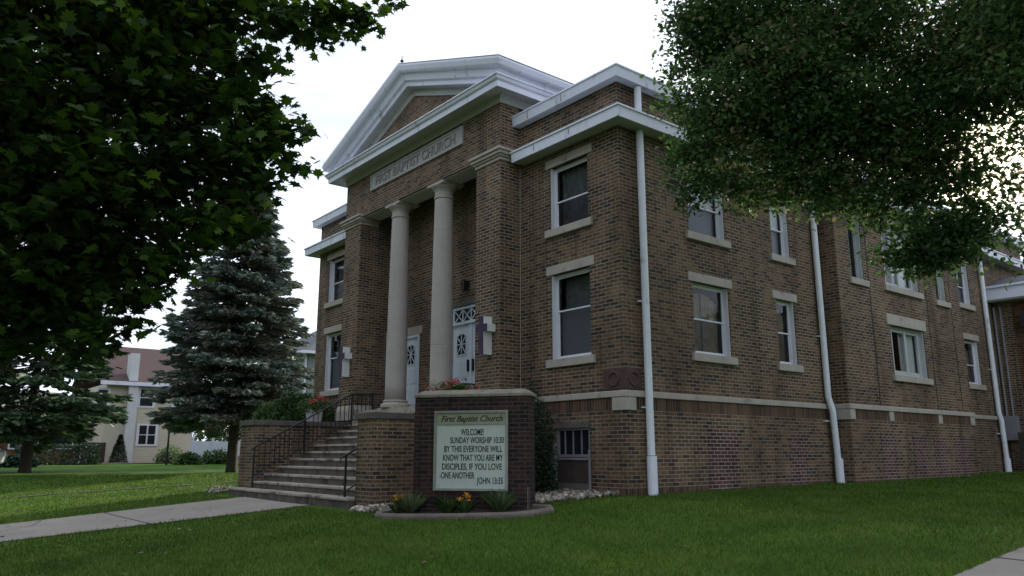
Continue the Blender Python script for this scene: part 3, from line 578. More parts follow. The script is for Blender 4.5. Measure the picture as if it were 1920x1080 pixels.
# ------------------------------------------------------------------ entrance stairs
ST = (-7.0, -2.0, 0)
stairs = thing('entrance_stairs', ST, 'worn concrete entrance stairs between two brick cheek walls', 'stairs')
Q = lambda mb, n, m_, p=stairs, **k: mb.build(n, m_, p, org=ST, **k)
tops = [.11, .29, .48, .67, .85, 1.03, 1.23, 1.41, 1.59, 1.77]; fy = [-3.42, -3.10, -2.75, -2.40, -2.06, -1.72, -1.39, -1.05, -.85, -.74]
fy = [-3.42-.0+.335*i for i in range(9)]+[-.625]
SX0, SX1 = -9.90, -3.89
for i, (z, y) in enumerate(zip(tops, fy)):
    if i == 9: continue
    y2 = -.62
    Q(MB().box((SX0, y, z-.055), (SX1, y2 if i == 8 else fy[i+1]+.12, z)), 'step', M_step, bevel=.010)
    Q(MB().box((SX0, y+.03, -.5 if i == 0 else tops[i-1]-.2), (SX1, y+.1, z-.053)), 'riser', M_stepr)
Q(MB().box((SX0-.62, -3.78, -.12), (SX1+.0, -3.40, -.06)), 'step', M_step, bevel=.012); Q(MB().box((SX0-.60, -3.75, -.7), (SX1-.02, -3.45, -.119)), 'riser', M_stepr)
for x0, x1, rev in ((-10.86, SX0, 0), (-3.88, PX1-.05, 0)):
    yf = -3.40 if x0 < -8 else -3.62; zt = 1.52 if x0 < -8 else 1.45
    wl = Q(MB().box((x0, yf, -.7), (x1, YP-.003, zt)), 'cheek_wall', M_brick)
    Q(MB().box((x0-.04, yf-.05, zt), (x1+.04, YP-.06, zt+.13)), 'wall_cap', M_capd, wl, bevel=.01)
def handrail(x, lab, posts, zy):
    r_ = thing('handrail', (x, -2.4, .5), lab, 'handrail', 'iron handrails of the entrance stairs'); og = (x, -2.4, .5)
    MB().tube(zy, .022, 8).build('rail', M_iron, r_, org=og)
    lowr = [(x, p[1], p[2]-.62) for p in zy[:-1]]; 
    MB().tube([(x, p[1], p[2]-.72) for p in zy], .014, 6).build('lower_rail', M_iron, r_, org=og)
    for y, z0, z1 in posts: MB().box((x-.018, y-.018, z0), (x+.018, y+.018, z1)).build('post', M_iron, r_, org=og)
    bal = []
    for i in range(26):
        y = -3.3+i*.13; 
        if y > -.1: break
        z = .55 if 0 else None
        # rail height at y
        for a, b_ in zip(zy, zy[1:]):
            if a[1] <= y <= b_[1]: z = a[2]+(b_[2]-a[2])*(y-a[1])/(b_[1]-a[1])
        if z: MB().box((x-.008, y-.008, z-.71), (x+.008, y+.008, z-.01)).build('baluster', M_iron, r_, org=og)
def nz_(y): return .11+(y+3.42)/.335*.185
handrail(-9.70, 'black iron handrail along the left cheek wall, below the juniper', [(-3.45, -.05, .95), (-2.1, .8, 1.68), (-.75, 1.55, 2.43), (-.1, 1.9, 2.45)], [(-9.7, -3.55, .88), (-9.7, -3.45, .95), (-9.7, -.75, 2.43), (-9.7, .05, 2.45)])
handrail(-4.32, 'black iron handrail beside the right cheek wall, partly behind the brick sign', [(-3.62, -.06, .78), (-3.3, .1, .96), (-2.1, .8, 1.60), (-.75, 1.55, 2.35)], [(-4.32, -3.75, .62), (-4.32, -3.74, .70), (-4.32, -3.62, .76), (-4.32, -.75, 2.35), (-4.32, -.1, 2.36)])

# ------------------------------------------------------------------ crosses on the piers
def cross(x, z, lab):
    y = YP-.003; r_ = thing('wall_cross', (x, y, z), lab, 'cross', 'purple and white crosses mounted on the piers'); og = (x, y, z); d = .235; a = .082
    mb = MB(); mb.box((x-a, y-d, z-.46), (x+a, y, z+.40)); mb.box((x-.215, y-d+.001, z+.05), (x-a, y-.001, z+.22)); mb.box((x+a, y-d+.001, z+.05), (x+.215, y-.001, z+.22))
    mb.build('cross_body', M_crossw, r_, org=og)
    mb = MB(); mb.box((x-a, y-d-.012, z-.46), (x+a, y-d-.001, z+.40)); mb.box((x-.215, y-d-.0118, z+.05), (x-a-.0005, y-d-.0012, z+.22)); mb.box((x+a+.0005, y-d-.0118, z+.05), (x+.215, y-d-.0012, z+.22))
    mb.build('cross_front', M_purple, r_, org=og)
cross(-3.53, 3.40, 'purple fronted white cross on the right brick pier beside the glazed door')
cross(-10.32, 3.42, 'purple fronted white cross on the left brick pier near the corner window')

# ------------------------------------------------------------------ leaves and trees
def rot(n):
    """n random orthonormal frames"""
    q = rng.normal(size=(n, 4)); q /= np.linalg.norm(q, axis=1)[:, None]; w_, x, y, z = q.T
    return np.stack([np.stack([1-2*(y*y+z*z), 2*(x*y-z*w_), 2*(x*z+y*w_)], 1), np.stack([2*(x*y+z*w_), 1-2*(x*x+z*z), 2*(y*z-x*w_)], 1), np.stack([2*(x*z-y*w_), 2*(y*z+x*w_), 1-2*(x*x+y*y)], 1)], 1)
def frames(n, upb=.6, drop=0):
    """frames whose third axis leans up; first axis = leaf direction"""
    nrm = rng.normal(size=(n, 3)); nrm[:, 2] = np.abs(nrm[:, 2])+upb*2; nrm /= np.linalg.norm(nrm, axis=1)[:, None]
    d = rng.normal(size=(n, 3)); d[:, 2] -= drop; d -= nrm*np.sum(d*nrm, 1)[:, None]; d /= np.linalg.norm(d, axis=1)[:, None]
    return np.stack([d, np.cross(nrm, d), nrm], 2)
SH = {'maple': [(0, 0), (-.10, .22), (.12, .20), (.02, .46), (.30, .30), (.42, .50), (.50, .26), (.62, .22), (.60, .12), (1, 0), (.60, -.12), (.62, -.22), (.50, -.26), (.42, -.50), (.30, -.30), (.02, -.46), (.12, -.20), (-.10, -.22)],
      'oval': [(0, 0), (.35, .26), (.75, .2), (1, 0), (.75, -.2), (.35, -.26)],
      'twig': [(0, -.12), (.5, -.17), (1, 0), (.5, .17), (0, .12)], 'blade': [(0, -.06), (1, 0), (0, .06)]}
def leaves(name, C, size, shape, mat, parent, org, fr=None, upb=.6, drop=0, sv=.3):
    C = np.asarray(C); n = len(C); s = np.array(SH[shape]); k = len(s); Fm = frames(n, upb, drop) if fr is None else fr
    loc = np.zeros((n, k, 3)); sz = size*(1+sv*(rng.random(n)-.5)*2); loc[:, :, 0] = s[:, 0]; loc[:, :, 1] = s[:, 1]; loc[:, :, 2] = -.12*np.abs(s[:, 1])-.15*s[:, 0]**2
    W_ = np.einsum('nij,nkj->nki', Fm, loc*sz[:, None, None])+C[:, None, :]
    return polys(name, W_.reshape(-1, 3), k, mat, parent, org)
def limb(mb, a, b, r0, r1, n=6, wob=.12, seg=7):
    a, b = Vector(a), Vector(b); l = (b-a).length; pts = []
    for i in range(n+1):
        t_ = i/n; p = a.lerp(b, t_); j = math.sin(math.pi*t_)
        pts.append(p+Vector((random.uniform(-1, 1), random.uniform(-1, 1), random.uniform(0, 1.5)))*wob*l*j*.5)
    mb.tube(pts, [r0+(r1-r0)*i/n for i in range(n+1)], seg); return pts
def blobtree(name, base_, h0, blobs, size, shape, mat, label, density, spray=9, sprd=.22, upb=.6, drop=.3, r0=.25, sprigs=(), shell=.5, holes=0, lr=.3, group=None):
    bx, by = base_; bz = ground(bx, by); og = (bx, by, bz); T_ = thing(name, og, label, 'tree', group)
    tr = MB(); fork = Vector((bx, by, bz+h0)); tr.tube([(bx, by, bz-.3), (bx, by, bz+.3), (bx+.05, by, bz+h0*.5), fork], [r0*1.35, r0*1.05, r0*.9, r0*.8], 12)
    cs = []
    lb = MB()
    nodes = [(fork, r0*lr*2)]; order = sorted(blobs, key=lambda q: (Vector(q[0])-fork).length)
    for c, r in order:
        c = Vector(c); near = min(nodes, key=lambda q: (q[0]-c).length+.25*(q[0]-fork).length); rr0 = max(.015, near[1]*.8); pts = limb(lb, near[0], c, rr0, rr0*.55, 6, .1); nodes.append((c, rr0*.6))
        for _ in range(6):
            e = c+Vector(rng.normal(size=3)).normalized()*r*.85; limb(lb, pts[4], e, .025, .006, 4, .1, 5)
        ns = max(3, int(density*r**2)); d = rng.normal(size=(ns, 3)); d /= np.linalg.norm(d, axis=1)[:, None]
        rr = r*(shell+(1-shell)*rng.random(ns)**.6)*(1+.12*rng.normal(size=ns)); cs.append(np.array(c)+d*rr[:, None]*np.array([1, 1, .85]))
    for c, r, n_ in sprigs:
        c = np.array(c); cs.append(c+rng.normal(size=(n_, 3))*r*np.array([.7, .7, .35]))
    cs = np.concatenate(cs)
    if holes:
        hv = np.sin(cs[:, 0]*2.3+1)*np.sin(cs[:, 1]*2.7+.5)*np.sin(cs[:, 2]*2.9); cs = cs[hv < holes]
    L_ = np.repeat(cs, spray, 0)+rng.normal(size=(len(cs)*spray, 3))*sprd*np.array([1, 1, .45])
    tr.build('trunk', M_bark, T_, org=og, smooth=True); lb.build('limbs', M_bark, T_, org=og, smooth=True)
    leaves('crown', L_, size, shape, mat, T_, og, upb=upb, drop=drop, sv=.45); return T_
def pb(x, y, d, rp): return (tuple(atD(x, y, d)), rp*d/F)
mapleB = [pb(40, 60, 8.6, 230), pb(-120, 330, 8.4, 260), pb(120, 300, 8.2, 190), pb(250, 90, 8.8, 170), pb(368, 60, 8.8, 96), pb(468, 20, 8.6, 58), pb(318, 210, 8.3, 100), pb(408, 180, 8.2, 63), pb(230, 390, 8.4, 120), pb(318, 340, 8.2, 88), pb(408, 300, 8.0, 63), pb(388, 390, 8.1, 50), pb(90, 480, 8.6, 150), pb(40, 570, 8.8, 95), pb(140, 560, 8.5, 60), pb(210, 490, 8.3, 55), pb(-80, 560, 9, 140),
          pb(-350, 100, 8.5, 330), pb(100, -250, 9, 300), pb(450, -180, 9, 190), pb(-300, -400, 9.5, 380), pb(250, -480, 10, 350), pb(560, -60, 8.6, 70)]
sprM = [(tuple(atD(x, y, 8)), r*8/F, n_) for x, y, r, n_ in ((660, 35, 26, 12), (600, 60, 20, 8), (500, 110, 16, 6), (470, 120, 20, 10), (540, 235, 18, 8), (515, 275, 22, 10), (545, 310, 12, 5), (480, 230, 28, 14), (480, 340, 30, 16), (440, 430, 30, 16), (370, 440, 28, 14), (300, 500, 25, 14), (250, 560, 16, 8), (285, 545, 15, 7), (230, 600, 18, 8), (320, 470, 18, 8), (480, 190, 28, 12), (530, 40, 30, 16), (725, 3, 10, 4), (600, 20, 22, 12), (180, 640, 24, 14), (455, 385, 28, 12), (465, 270, 40, 20))]
blobtree('maple_tree', (2.2, -13.2), 2.6, mapleB, .118, 'maple', M_maple, 'large dark maple tree overhanging the left of the lawn', 250, 10, .12, .5, .5, .28, sprM, .3)
elmB = [pb(1400, 60, 11.6, 130), pb(1330, 60, 11.3, 80), pb(1360, 200, 11.2, 95), pb(1310, 280, 11.0, 45), pb(1320, 330, 11, 38), pb(1450, 250, 11.5, 105), pb(1380, 345, 11.2, 42), pb(1480, 330, 11.4, 52), pb(1580, 80, 11.8, 150), pb(1600, 260, 11.7, 110), pb(1560, 345, 11.5, 48), pb(1680, 370, 11.6, 78), pb(1725, 450, 11.4, 62), pb(1785, 440, 11.5, 55), pb(1560, 200, 11.3, 110), pb(1700, 250, 11.5, 100), pb(1500, 130, 11.4, 110), pb(1420, 150, 11.2, 100), pb(1770, 320, 11.7, 62), pb(1760, 140, 12, 130), pb(1890, 90, 12, 110), pb(1830, 400, 11.7, 32), pb(1640, 420, 11.5, 30), pb(1960, 30, 12, 140),
        pb(1500, -150, 12, 220), pb(1800, -200, 12, 260), pb(2150, 60, 11, 260), pb(1900, -450, 12.5, 320), pb(2100, 450, 10.5, 130)]
sprE = [(tuple(atD(x, y, 11.3)), r*11.3/F, n_) for x, y, r, n_ in ((1275, 140, 22, 14), (1265, 200, 20, 12), (1285, 30, 22, 16), (1275, 300, 14, 8), (1270, 345, 12, 6), (1300, 370, 20, 10), (1390, 390, 14, 8), (1540, 385, 20, 12), (1600, 380, 20, 12), (1690, 480, 25, 16), (1745, 500, 22, 14), (1800, 485, 18, 10), (1855, 430, 20, 10), (1880, 400, 22, 9), (1900, 350, 18, 7), (1850, 250, 25, 14), (1870, 210, 30, 18), (1820, 190, 30, 16), (1900, 190, 20, 10), (1450, 365, 25, 14), (1860, 335, 22, 8))]
blobtree('elm_tree', (10.3, -.6), 7.2, elmB, .076, 'oval', M_elm, 'dense small leaved tree overhanging the side of the church at right', 430, 22, .15, .3, .4, .3, sprE, .25, holes=.52, lr=.16)
def conifer(name, base_, H, R, z0, mat, label, n_wh, per, lean=0, seed=3, dens=46, tw=.26):
    rg = random.Random(seed); bx, by = base_; bz = ground(bx, by); og = (bx, by, bz); T_ = thing(name, og, label, 'tree')
    MB().tube([(bx, by, bz-.3), (bx, by, bz+.2), (bx, by, bz+H*.5), (bx, by, bz+H*.97)], [.30, .22, .13, .02], 10).build('trunk', M_bark, T_, org=og, smooth=True)
    C_, D_ = [], []; lb = MB()
    for i in range(n_wh):
        t_ = i/(n_wh-1); z = z0+(H-z0)*t_**1.05; Rz = R*(1-t_)**.80*(.72+.28*min(1, t_*7))+.10
        for k in range(per):
            a = rg.random()*6.283; l = Rz*rg.uniform(.72, 1.12); zz = z+rg.uniform(-.32, .32); droop = .30*(1-t_)+.02+rg.uniform(-.10, .14)
            d = Vector((math.cos(a), math.sin(a), 0)); sd = Vector((-d.y, d.x, 0)); pts = []
            for s in range(6):
                u = s/5; pts.append(Vector((bx, by, bz+zz))+d*l*u+Vector((0, 0, -droop*l*u+.34*droop*l*u**3)))
            if l > .5: lb.tube(pts, [.03, .026, .02, .015, .01, .004], 5)
            nn = int(dens*l)+6
            for s in range(nn):
                u = .18+.82*rg.random()**.75; p = pts[min(4, int(u*5))].lerp(pts[min(5, int(u*5)+1)], u*5-int(u*5)); side = rg.uniform(-1, 1)*l*.30*(1.15-u)
                C_.append(p+sd*side+Vector((0, 0, -abs(side)*.18+rg.uniform(-.09, .05)))); v = d*1.0+sd*(1.1 if side > 0 else -1.1)*rg.uniform(.2, 1.2)+Vector((0, 0, rg.uniform(-.55, .25))); D_.append(v.normalized())
    lb.build('branches', M_bark, T_, org=og)
    C_ = np.array(C_); D_ = np.array(D_); n = len(C_); C_ = np.repeat(C_, 2, 0); D_ = np.repeat(D_, 2, 0); r_ = rng.normal(size=D_.shape); y_ = np.cross(D_, r_); y_ /= np.linalg.norm(y_, axis=1)[:, None]
    leaves('crown', C_, tw, 'twig', mat, T_, og, fr=np.stack([D_, y_, np.cross(D_, y_)], 2), sv=.35); return T_
conifer('spruce_tree', (-22.6, .6), 13.6, 3.7, 2.45, M_spr, 'tall blue green spruce standing on the lawn left of the church', 46, 11, dens=50, tw=.25)
conifer('spruce_tree', (-26.5, -6.2), 11.5, 3.7, 1.9, M_con, 'open branched conifer under the maple at the far left', 26, 8, seed=9, dens=30, tw=.34)
# street trees across the road, seen in the window panes and shading the front
def simpletree(x, y, h, r, lab):
    n_ = int(8+h*.7); bl = [((x+rng.normal()*r*.42, y+rng.normal()*r*.42, ground(x, y)+h*(.28+.66*k/n_)+rng.normal()*h*.04), r*(.55 if k < n_*.7 else .38)) for k in range(n_)]
    blobtree('street_tree', (x, y), h*.22, bl, .42, 'oval', M_elm, lab, 15, 8, .45, .4, .2, .3, (), .3, group='street trees across the roads')
for x, y, h, r, lab in ((-32, -26, 24, 8, 'tallest broad street tree across the road, beyond the maple'), (-41, -27, 20, 6, 'tall street tree across the road, farthest left beyond the conifers'), (-24, -29, 20, 6.5, 'tall street tree across the road in line with the conifers'), (-17, -27, 19, 6.5, 'tall street tree across the road opposite the left wing'), (-7, -29, 20, 6.5, 'tall street tree across the road opposite the path'), (4, -28, 18, 6, 'tall street tree across the road opposite the sign'),
        (34, 4, 12, 5.5, 'leafy street tree across the side street, nearest the corner'), (35, 14, 13, 6, 'leafy street tree across the side street opposite the side windows'), (34, 24, 13, 6, 'leafy street tree across the side street opposite the bay'), (36, 34, 12, 6, 'leafy street tree across the side street opposite the annex'), (35, 45, 13, 6, 'leafy street tree across the side street beyond the annex')):
    simpletree(x, y, h, r, lab)

for x, y, h, r, lab in ((-62, 16, 8, 5, 'leafy tree behind the white fence, right of the cream house'), (-66, 27, 9, 5.5, 'leafy tree far behind the spruce, left of the grey house'), (-64, -22, 9, 6, 'leafy tree behind the orange house at the far left edge')):
    bl = [((x+rng.normal()*r*.4, y+rng.normal()*r*.5, ground(x, y)+h*(.2+.7*k/9)), r*.5) for k in range(9)]
    blobtree('background_tree', (x, y), h*.2, bl, .4, 'oval', M_elm, lab, 16, 8, .4, .4, .2, .3, (), .3, group='trees behind the far houses')
# shrubs
def shrub(name, c, r, n, size, shape, mat, label, cat='shrub', boxy=False, drop=-.6, upb=.2, group=None, shellp=.45):
    x, y, z = c; T_ = thing(name, c, label, cat, group)
    if boxy: p = rng.uniform(-1, 1, (n, 3)); ax_ = rng.integers(0, 3, n); p[np.arange(n), ax_] = np.sign(p[np.arange(n), ax_])*rng.uniform(.85, 1, n); p[:, 2] = (p[:, 2]+1)
    else:
        p = rng.normal(size=(n, 3)); p /= np.linalg.norm(p, axis=1)[:, None]; p *= (rng.random(n)**shellp)[:, None]*(1+.10*np.sin(p[:, :1]*7+3)*np.sin(p[:, 1:2]*6)); p[:, 2] = np.abs(p[:, 2])
    C_ = np.array(c)+p*np.array(r); leaves('foliage', C_, size, shape, mat, T_, c, upb=upb, drop=drop)
    st = MB(); 
    for k in range(5): st.tube([(x, y, z-.1), (x+r[0]*.5*math.cos(k*1.3), y+r[1]*.5*math.sin(k*1.3), z+r[2]*.6)], [.02, .006], 5)
    st.build('stems', M_bark, T_, org=c); return T_
shrub('juniper_bush', (-11.9, -1.3, 1.15), (.85, 1.45, 1.38), 32000, .10, 'twig', M_shrub, 'wide feathery green juniper behind the left cheek wall of the stairs')
shrub('yew_bush', (-2.12, -.60, .0), (.72, .45, 2.2), 16000, .055, 'twig', M_yew, 'tall dark narrow shrub between the brick sign and the church corner', drop=.2)
for o_ in ():
    pass
# gravel beds
def stones(n, fx, name):
    """irregular flattened river rocks, one mesh"""
    ico = np.array([(0,0,1),(.89,0,.45),(.28,.85,.45),(-.72,.53,.45),(-.72,-.53,.45),(.28,-.85,.45),(.72,.53,-.45),(-.28,.85,-.45),(-.89,0,-.45),(-.28,-.85,-.45),(.72,-.53,-.45),(0,0,-1)])
    fc = [(0,1,2),(0,2,3),(0,3,4),(0,4,5),(0,5,1),(1,6,2),(2,7,3),(3,8,4),(4,9,5),(5,10,1),(6,7,2),(7,8,3),(8,9,4),(9,10,5),(10,6,1),(11,7,6),(11,8,7),(11,9,8),(11,10,9),(11,6,10)]
    mb = MB(); pts = fx(n)
    for x, y in pts:
        s = random.uniform(.025, .065); R_ = rot(1)[0]; q = (ico*np.array([1, .75, .55])*(1+.15*rng.normal(size=(12, 1))))@R_.T*s; z = ground(x, y)+.03+random.uniform(0, .05); b_ = len(mb.v)
        mb.v += [(x+a, y+b2, z+c) for a, b2, c in q]; mb.f += [[b_+i for i in f_] for f_ in fc]
    return tag(mb.build(name, M_stonec, fix=False, smooth=False), kind='stuff')
def area(poly):
    def fx(n):
        o_ = []; X_ = [p[0] for p in poly]; Y_ = [p[1] for p in poly]
        while len(o_) < n:
            x, y = random.uniform(min(X_), max(X_)), random.uniform(min(Y_), max(Y_)); c = False; j = len(poly)-1
            for i in range(len(poly)):
                if (poly[i][1] > y) != (poly[j][1] > y) and x < (poly[j][0]-poly[i][0])*(y-poly[i][1])/(poly[j][1]-poly[i][1])+poly[i][0]: c = not c
                j = i
            if c: o_.append((x, y))
        return o_
    return fx
g1 = [(-3.1, -.02), (-.15, -.02), (-.35, -.5), (-.7, -1.4), (-1.1, -2.2), (-1.9, -3.2), (-2.6, -3.9), (-3.3, -4.0), (-3.14, -3.5)]
tag(stones(3600, area(g1), 'river_rock_bed'), 'bed of pale river rocks along the foot of the church wall', 'gravel')
tag(stones(260, area([(-11.0, -3.4), (-10.9, -2.6), (-12.4, -2.6), (-13.2, -3.2), (-12.2, -3.9)]), 'river_rock_bed'), 'small bed of pale rocks left of the stairs', 'gravel')

# ------------------------------------------------------------------ the brick sign
sc = np.array([-.93, -2.98]); sr = np.array([.81, .59]); sr = sr/np.linalg.norm(sr); sang = math.atan2(sr[1], sr[0]); gz = -.30
sgn = thing('church_sign', (sc[0], sc[1], gz), 'dark brick church sign with a stone cap and a pale green letter board', 'sign', rz=sang)
# local: x along the face, -y towards the viewer, z up
HB = 2.07; WB = 1.05
MB().box((-WB, 0, -.3), (WB, .46, HB)).build('brick_pier', M_pier, sgn)
MB().box((-WB-.02, -.025, HB), (WB+.035, .49, HB+.05)).hexa([(-WB-.02, -.025, HB+.05), (WB+.035, -.025, HB+.05), (WB+.035, .49, HB+.05), (-WB-.02, .49, HB+.05)], [(-WB+.13, .13, HB+.135), (WB-.10, .13, HB+.135), (WB-.10, .34, HB+.135), (-WB+.13, .34, HB+.135)]).build('cap', M_cap, sgn, bevel=.006)
SB = (-.665, .695, .455, 1.825)
fr = MB(); x0, x1, z0, z1 = SB; q = .045
fr.box((x0, -.05, z0), (x0+q, .0, z1)).box((x1-q, -.05, z0), (x1, .0, z1)).box((x0+q, -.05, z0), (x1-q, .0, z0+q)).box((x0+q, -.05, z1-q), (x1-q, .0, z1))
FR = fr.build('board_frame', M_alu, sgn, bevel=.004)
MB().box((x0+q, -.022, z0+q), (x1-q, -.001, z1-.235)).build('letter_board', M_board, sgn)
MB().box((x0+q, -.026, z1-.23), (x1-q, -.001, z1-q)).build('header_panel', M_head, sgn)
MB().box((x0+q, -.036, z1-.245), (x1-q, -.001, z1-.23)).build('divider', M_alu, sgn)
bcx = (x0+x1)/2
LT = lambda u0, v0, off=.0225: (lambda u, w_, v: (u0+u, -off-w_, v0+v))
text('First Baptist Church', 'header_lettering', M_text, .145, 1.14, LT(bcx+.01, z1-.185, .0265), sgn, ext=.002, shear=.35, bold=.002)
rows = [('WELCOME!', .42, bcx+.03, 1.455), ('SUNDAY WORSHIP 10:30', .98, bcx+.11, 1.315), ('BY THIS EVERYONE WILL', 1.06, bcx+.04, 1.165), ('KNOW THAT YOU ARE MY', 1.09, bcx+.035, 1.015), ('DISCIPLES, IF YOU LOVE', 1.09, bcx+.02, .865), ('-ONE ANOTHER', .64, bcx-.25, .715), ('JOHN 13:35', .47, bcx+.355, .63)]
for s, wd, cx, zz in rows: text(s, 'board_lettering', M_text, .150, wd, LT(cx, zz-.05), sgn, ext=.002, bold=.002)
# planting bed round the sign
def loc2w(u, v): return (sc[0]+sr[0]*u-(-sr[1])*0+(-sr[1])*(-v)*-1*0+(-sr[1])*v*1.0, sc[1]+sr[1]*u+sr[0]*v)
def lw(u, v): return (sc[0]+sr[0]*u-sr[1]*v, sc[1]+sr[1]*u+sr[0]*v)
ring = [lw(-1.5+.0, .1), lw(-1.62, -.18), lw(-1.48, -.45), lw(-1.1, -.60), lw(-.4, -.68), (lw(.4, -.70)), lw(1.0, -.66), lw(1.3, -.42), lw(1.46, -.15), lw(1.36, .15), lw(1.05, .30)]
mb = MB(); rg_ = [(x, y, ground(x, y)+.03) for x, y in ring]
rings = []
for i, p in enumerate(rg_):
    a = Vector(rg_[max(0, i-1)]); c = Vector(rg_[min(len(rg_)-1, i+1)]); d = (c-a); d.z = 0; d.normalize(); n_ = Vector((-d.y, d.x, 0)); p = Vector(p)
    rings.append([p-n_*.06-Vector((0, 0, .12)), p+n_*.06-Vector((0, 0, .12)), p+n_*.06+Vector((0, 0, .045)), p+n_*.03+Vector((0, 0, .06)), p-n_*.04+Vector((0, 0, .055)), p-n_*.06+Vector((0, 0, .02))])
ed = mb.loft(rings).build('bed_edging', M_edge, bevel=0); tag(ed, 'curved concrete edging round the planting bed below the brick sign', 'garden edging')
mb = MB(); mb.face([(x, y, z-.002+.01) for x, y, z in rg_]); tag(mb.build('planting_soil', M_soil, fix=False), kind='structure')
def tuft(u, v, h, n, mat, lab, cat='plant', name='bed_plant', fl=None, spread=.9, wdt=1.0):
    x, y = lw(u, v); z = ground(x, y)+.03; c = (x, y, z); T_ = thing(name, c, lab, cat, 'plants in the bed under the sign'); V = []
    for _ in range(n):
        a = random.random()*6.283; l = h*random.uniform(.6, 1.1); o_ = random.random()**.7*spread; d = np.array([math.cos(a)*o_, math.sin(a)*o_, 1]); d /= np.linalg.norm(d); s = np.array([-math.sin(a), math.cos(a), 0])*.008*wdt; b0 = np.array(c)+np.array([math.cos(a), math.sin(a), 0])*.05*random.random()
        m1 = b0+d*l*.6; t1 = b0+d*l+np.array([math.cos(a), math.sin(a), -.5])*l*.22*o_
        V += [b0-s*.6, b0+s*.6, m1+s, t1, m1-s]
    polys('leaves', V, 5, mat, T_, c)
    if fl:
        P_ = []; st = MB()
        for _ in range(fl[1]):
            q = np.array(c)+np.array([random.uniform(-.14, .14), random.uniform(-.14, .14), h*random.uniform(.85, 1.25)]); P_.append(q); st.tube([c, tuple(q)], [.004, .003], 4)
        st.build('stems', M_green, T_, org=c); P_ = np.array(P_); K = 9
        for q in P_: leaves('flower', np.repeat(q[None], K, 0)+rng.normal(size=(K, 3))*.008, .05, 'oval', fl[0], T_, c, upb=.1, drop=-.5)
    return T_
tuft(-1.02, -.22, .40, 220, M_hosta, 'pale grassy plant at the left end of the bed under the sign')
tuft(-1.22, -.22, .26, 40, M_green, 'small yellow orange flowers at the left end of the bed', 'flowers', 'flowering_plant', (M_oflow, 6))
tuft(-.30, -.32, .32, 200, M_shrub, 'dark green leafy plant below the middle of the sign', wdt=1.8)
tuft(.02, -.34, .26, 80, M_green, 'bright orange flowers below the middle of the sign', 'flowers', 'flowering_plant', (M_oflow, 9), wdt=1.3)
tuft(.62, -.30, .40, 320, M_hosta, 'spiky pale grassy plant below the right half of the sign')
px_ = lw(1.03, .02); tag(MB().tube([(px_[0], px_[1], ground(*px_)-.1), (px_[0], px_[1], ground(*px_)+.40), (px_[0]-.03, px_[1]+.02, ground(*px_)+.45), (px_[0]-.10, px_[1]+.03, ground(*px_)+.45)], .022, 8).build('conduit', M_grey), 'short grey conduit bent against the right end of the brick sign', 'pipe')
# planters on the cheek walls
def planter(x, y, z, lab, fw_=.20, n=16):
    c = (x, y, z); T_ = thing('flower_planter', c, lab, 'planter', 'flower planters on the stair walls')
    a = .14; MB().hexa([(x-a, y-a, z), (x+a, y-a, z), (x+a, y+a, z), (x-a, y+a, z)], [(x-a*1.35, y-a*1.35, z+.42), (x+a*1.35, y-a*1.35, z+.42), (x+a*1.35, y+a*1.35, z+.42), (x-a*1.35, y+a*1.35, z+.42)]).build('pot', M_pot, T_, org=c, bevel=.01)
    p = rng.normal(size=(900, 3))*np.array([fw_, fw_, .09])+np.array([x, y, z+.50]); leaves('leaves', p, .08, 'oval', M_green, T_, c, upb=.3)
    q = rng.normal(size=(n, 3))*np.array([fw_, fw_, .07])+np.array([x, y, z+.66]); 
    for k in q: leaves('flower', np.repeat(k[None], 16, 0)+rng.normal(size=(16, 3))*.028, .05, 'oval', M_rflow, T_, c, upb=.0)
planter(-10.38, -1.55, 1.59, 'white planter of red flowers on the left stair wall'); planter(-3.62, -1.42, 1.59, 'planter of red flowers on the right stair wall above the sign')

# window well guard and sign side pole
wg = thing('window_guard', (-1.5, -.3, 0), 'grey metal panels fencing the basement window beside the gravel', 'window guard'); og = (-1.5, -.3, 0)
MB().box((-2.03, -.20, -.15), (-1.93, -.03, 1.0)).build('side_panel', M_grey, wg, org=og); MB().box((-.93, -.12, -.15), (-.90, -.08, .86)).build('post', M_grey, wg, org=og)
MB().box((-1.92, -.06, .66), (-.93, -.032, .70)).build('top_bar', M_grey, wg, org=og); MB().box((-1.92, -.10, -.15), (-.95, -.035, .20)).build('sill_panel', M_capd, wg, org=og)
MB().box((-1.92, -.03, -.1), (-1.0, -.012, .65)).build('back_panel', M_wood, wg, org=og)

# ------------------------------------------------------------------ annex at the right
AX = thing('brick_annex', (4, 22, 0), 'low orange brick annex with a white cornice behind the church side wall', 'building'); og = (4, 22, 0)
A = lambda mb, n, m_, p=AX, **k: mb.build(n, m_, p, org=og, **k)
YA = 18.6; cz = 5.9
A(MB().box((.05, YA, -.5), (9, 26, cz)), 'wall', M_orange); A(MB().box((.052, YA-.10, -.5), (.62, YA-.001, cz-.02)), 'corner_pilaster', M_brick)
A(MB().box((.052, YA-.5, cz-.05), (9.5, YA+.2, cz+.10)), 'soffit', M_soff)
A(MB().box((.054, YA-.55, cz+.0), (9.6, YA-.501, cz+.40)).box((.054, YA-.62, cz+.40), (9.6, YA+.3, cz+.47)), 'cornice', M_white)
A(MB().hexa([(.06, YA-.5, cz+.47), (9.4, YA-.5, cz+.47), (9.4, 26, cz+.47), (.06, 26, cz+.47)], [(.06, YA+.8, cz+.95), (8.4, YA+.8, cz+.95), (8.4, 25, cz+.95), (.06, 25, cz+.95)]), 'roof', M_roof)
ux = onY(1897, 800, YA-.2)
A(MB().box((ux[0]-.22, YA-.24, ux[2]-.45), (ux[0]+.22, YA-.01, ux[2]+.35)), 'meter_box', M_grey, bevel=.01)
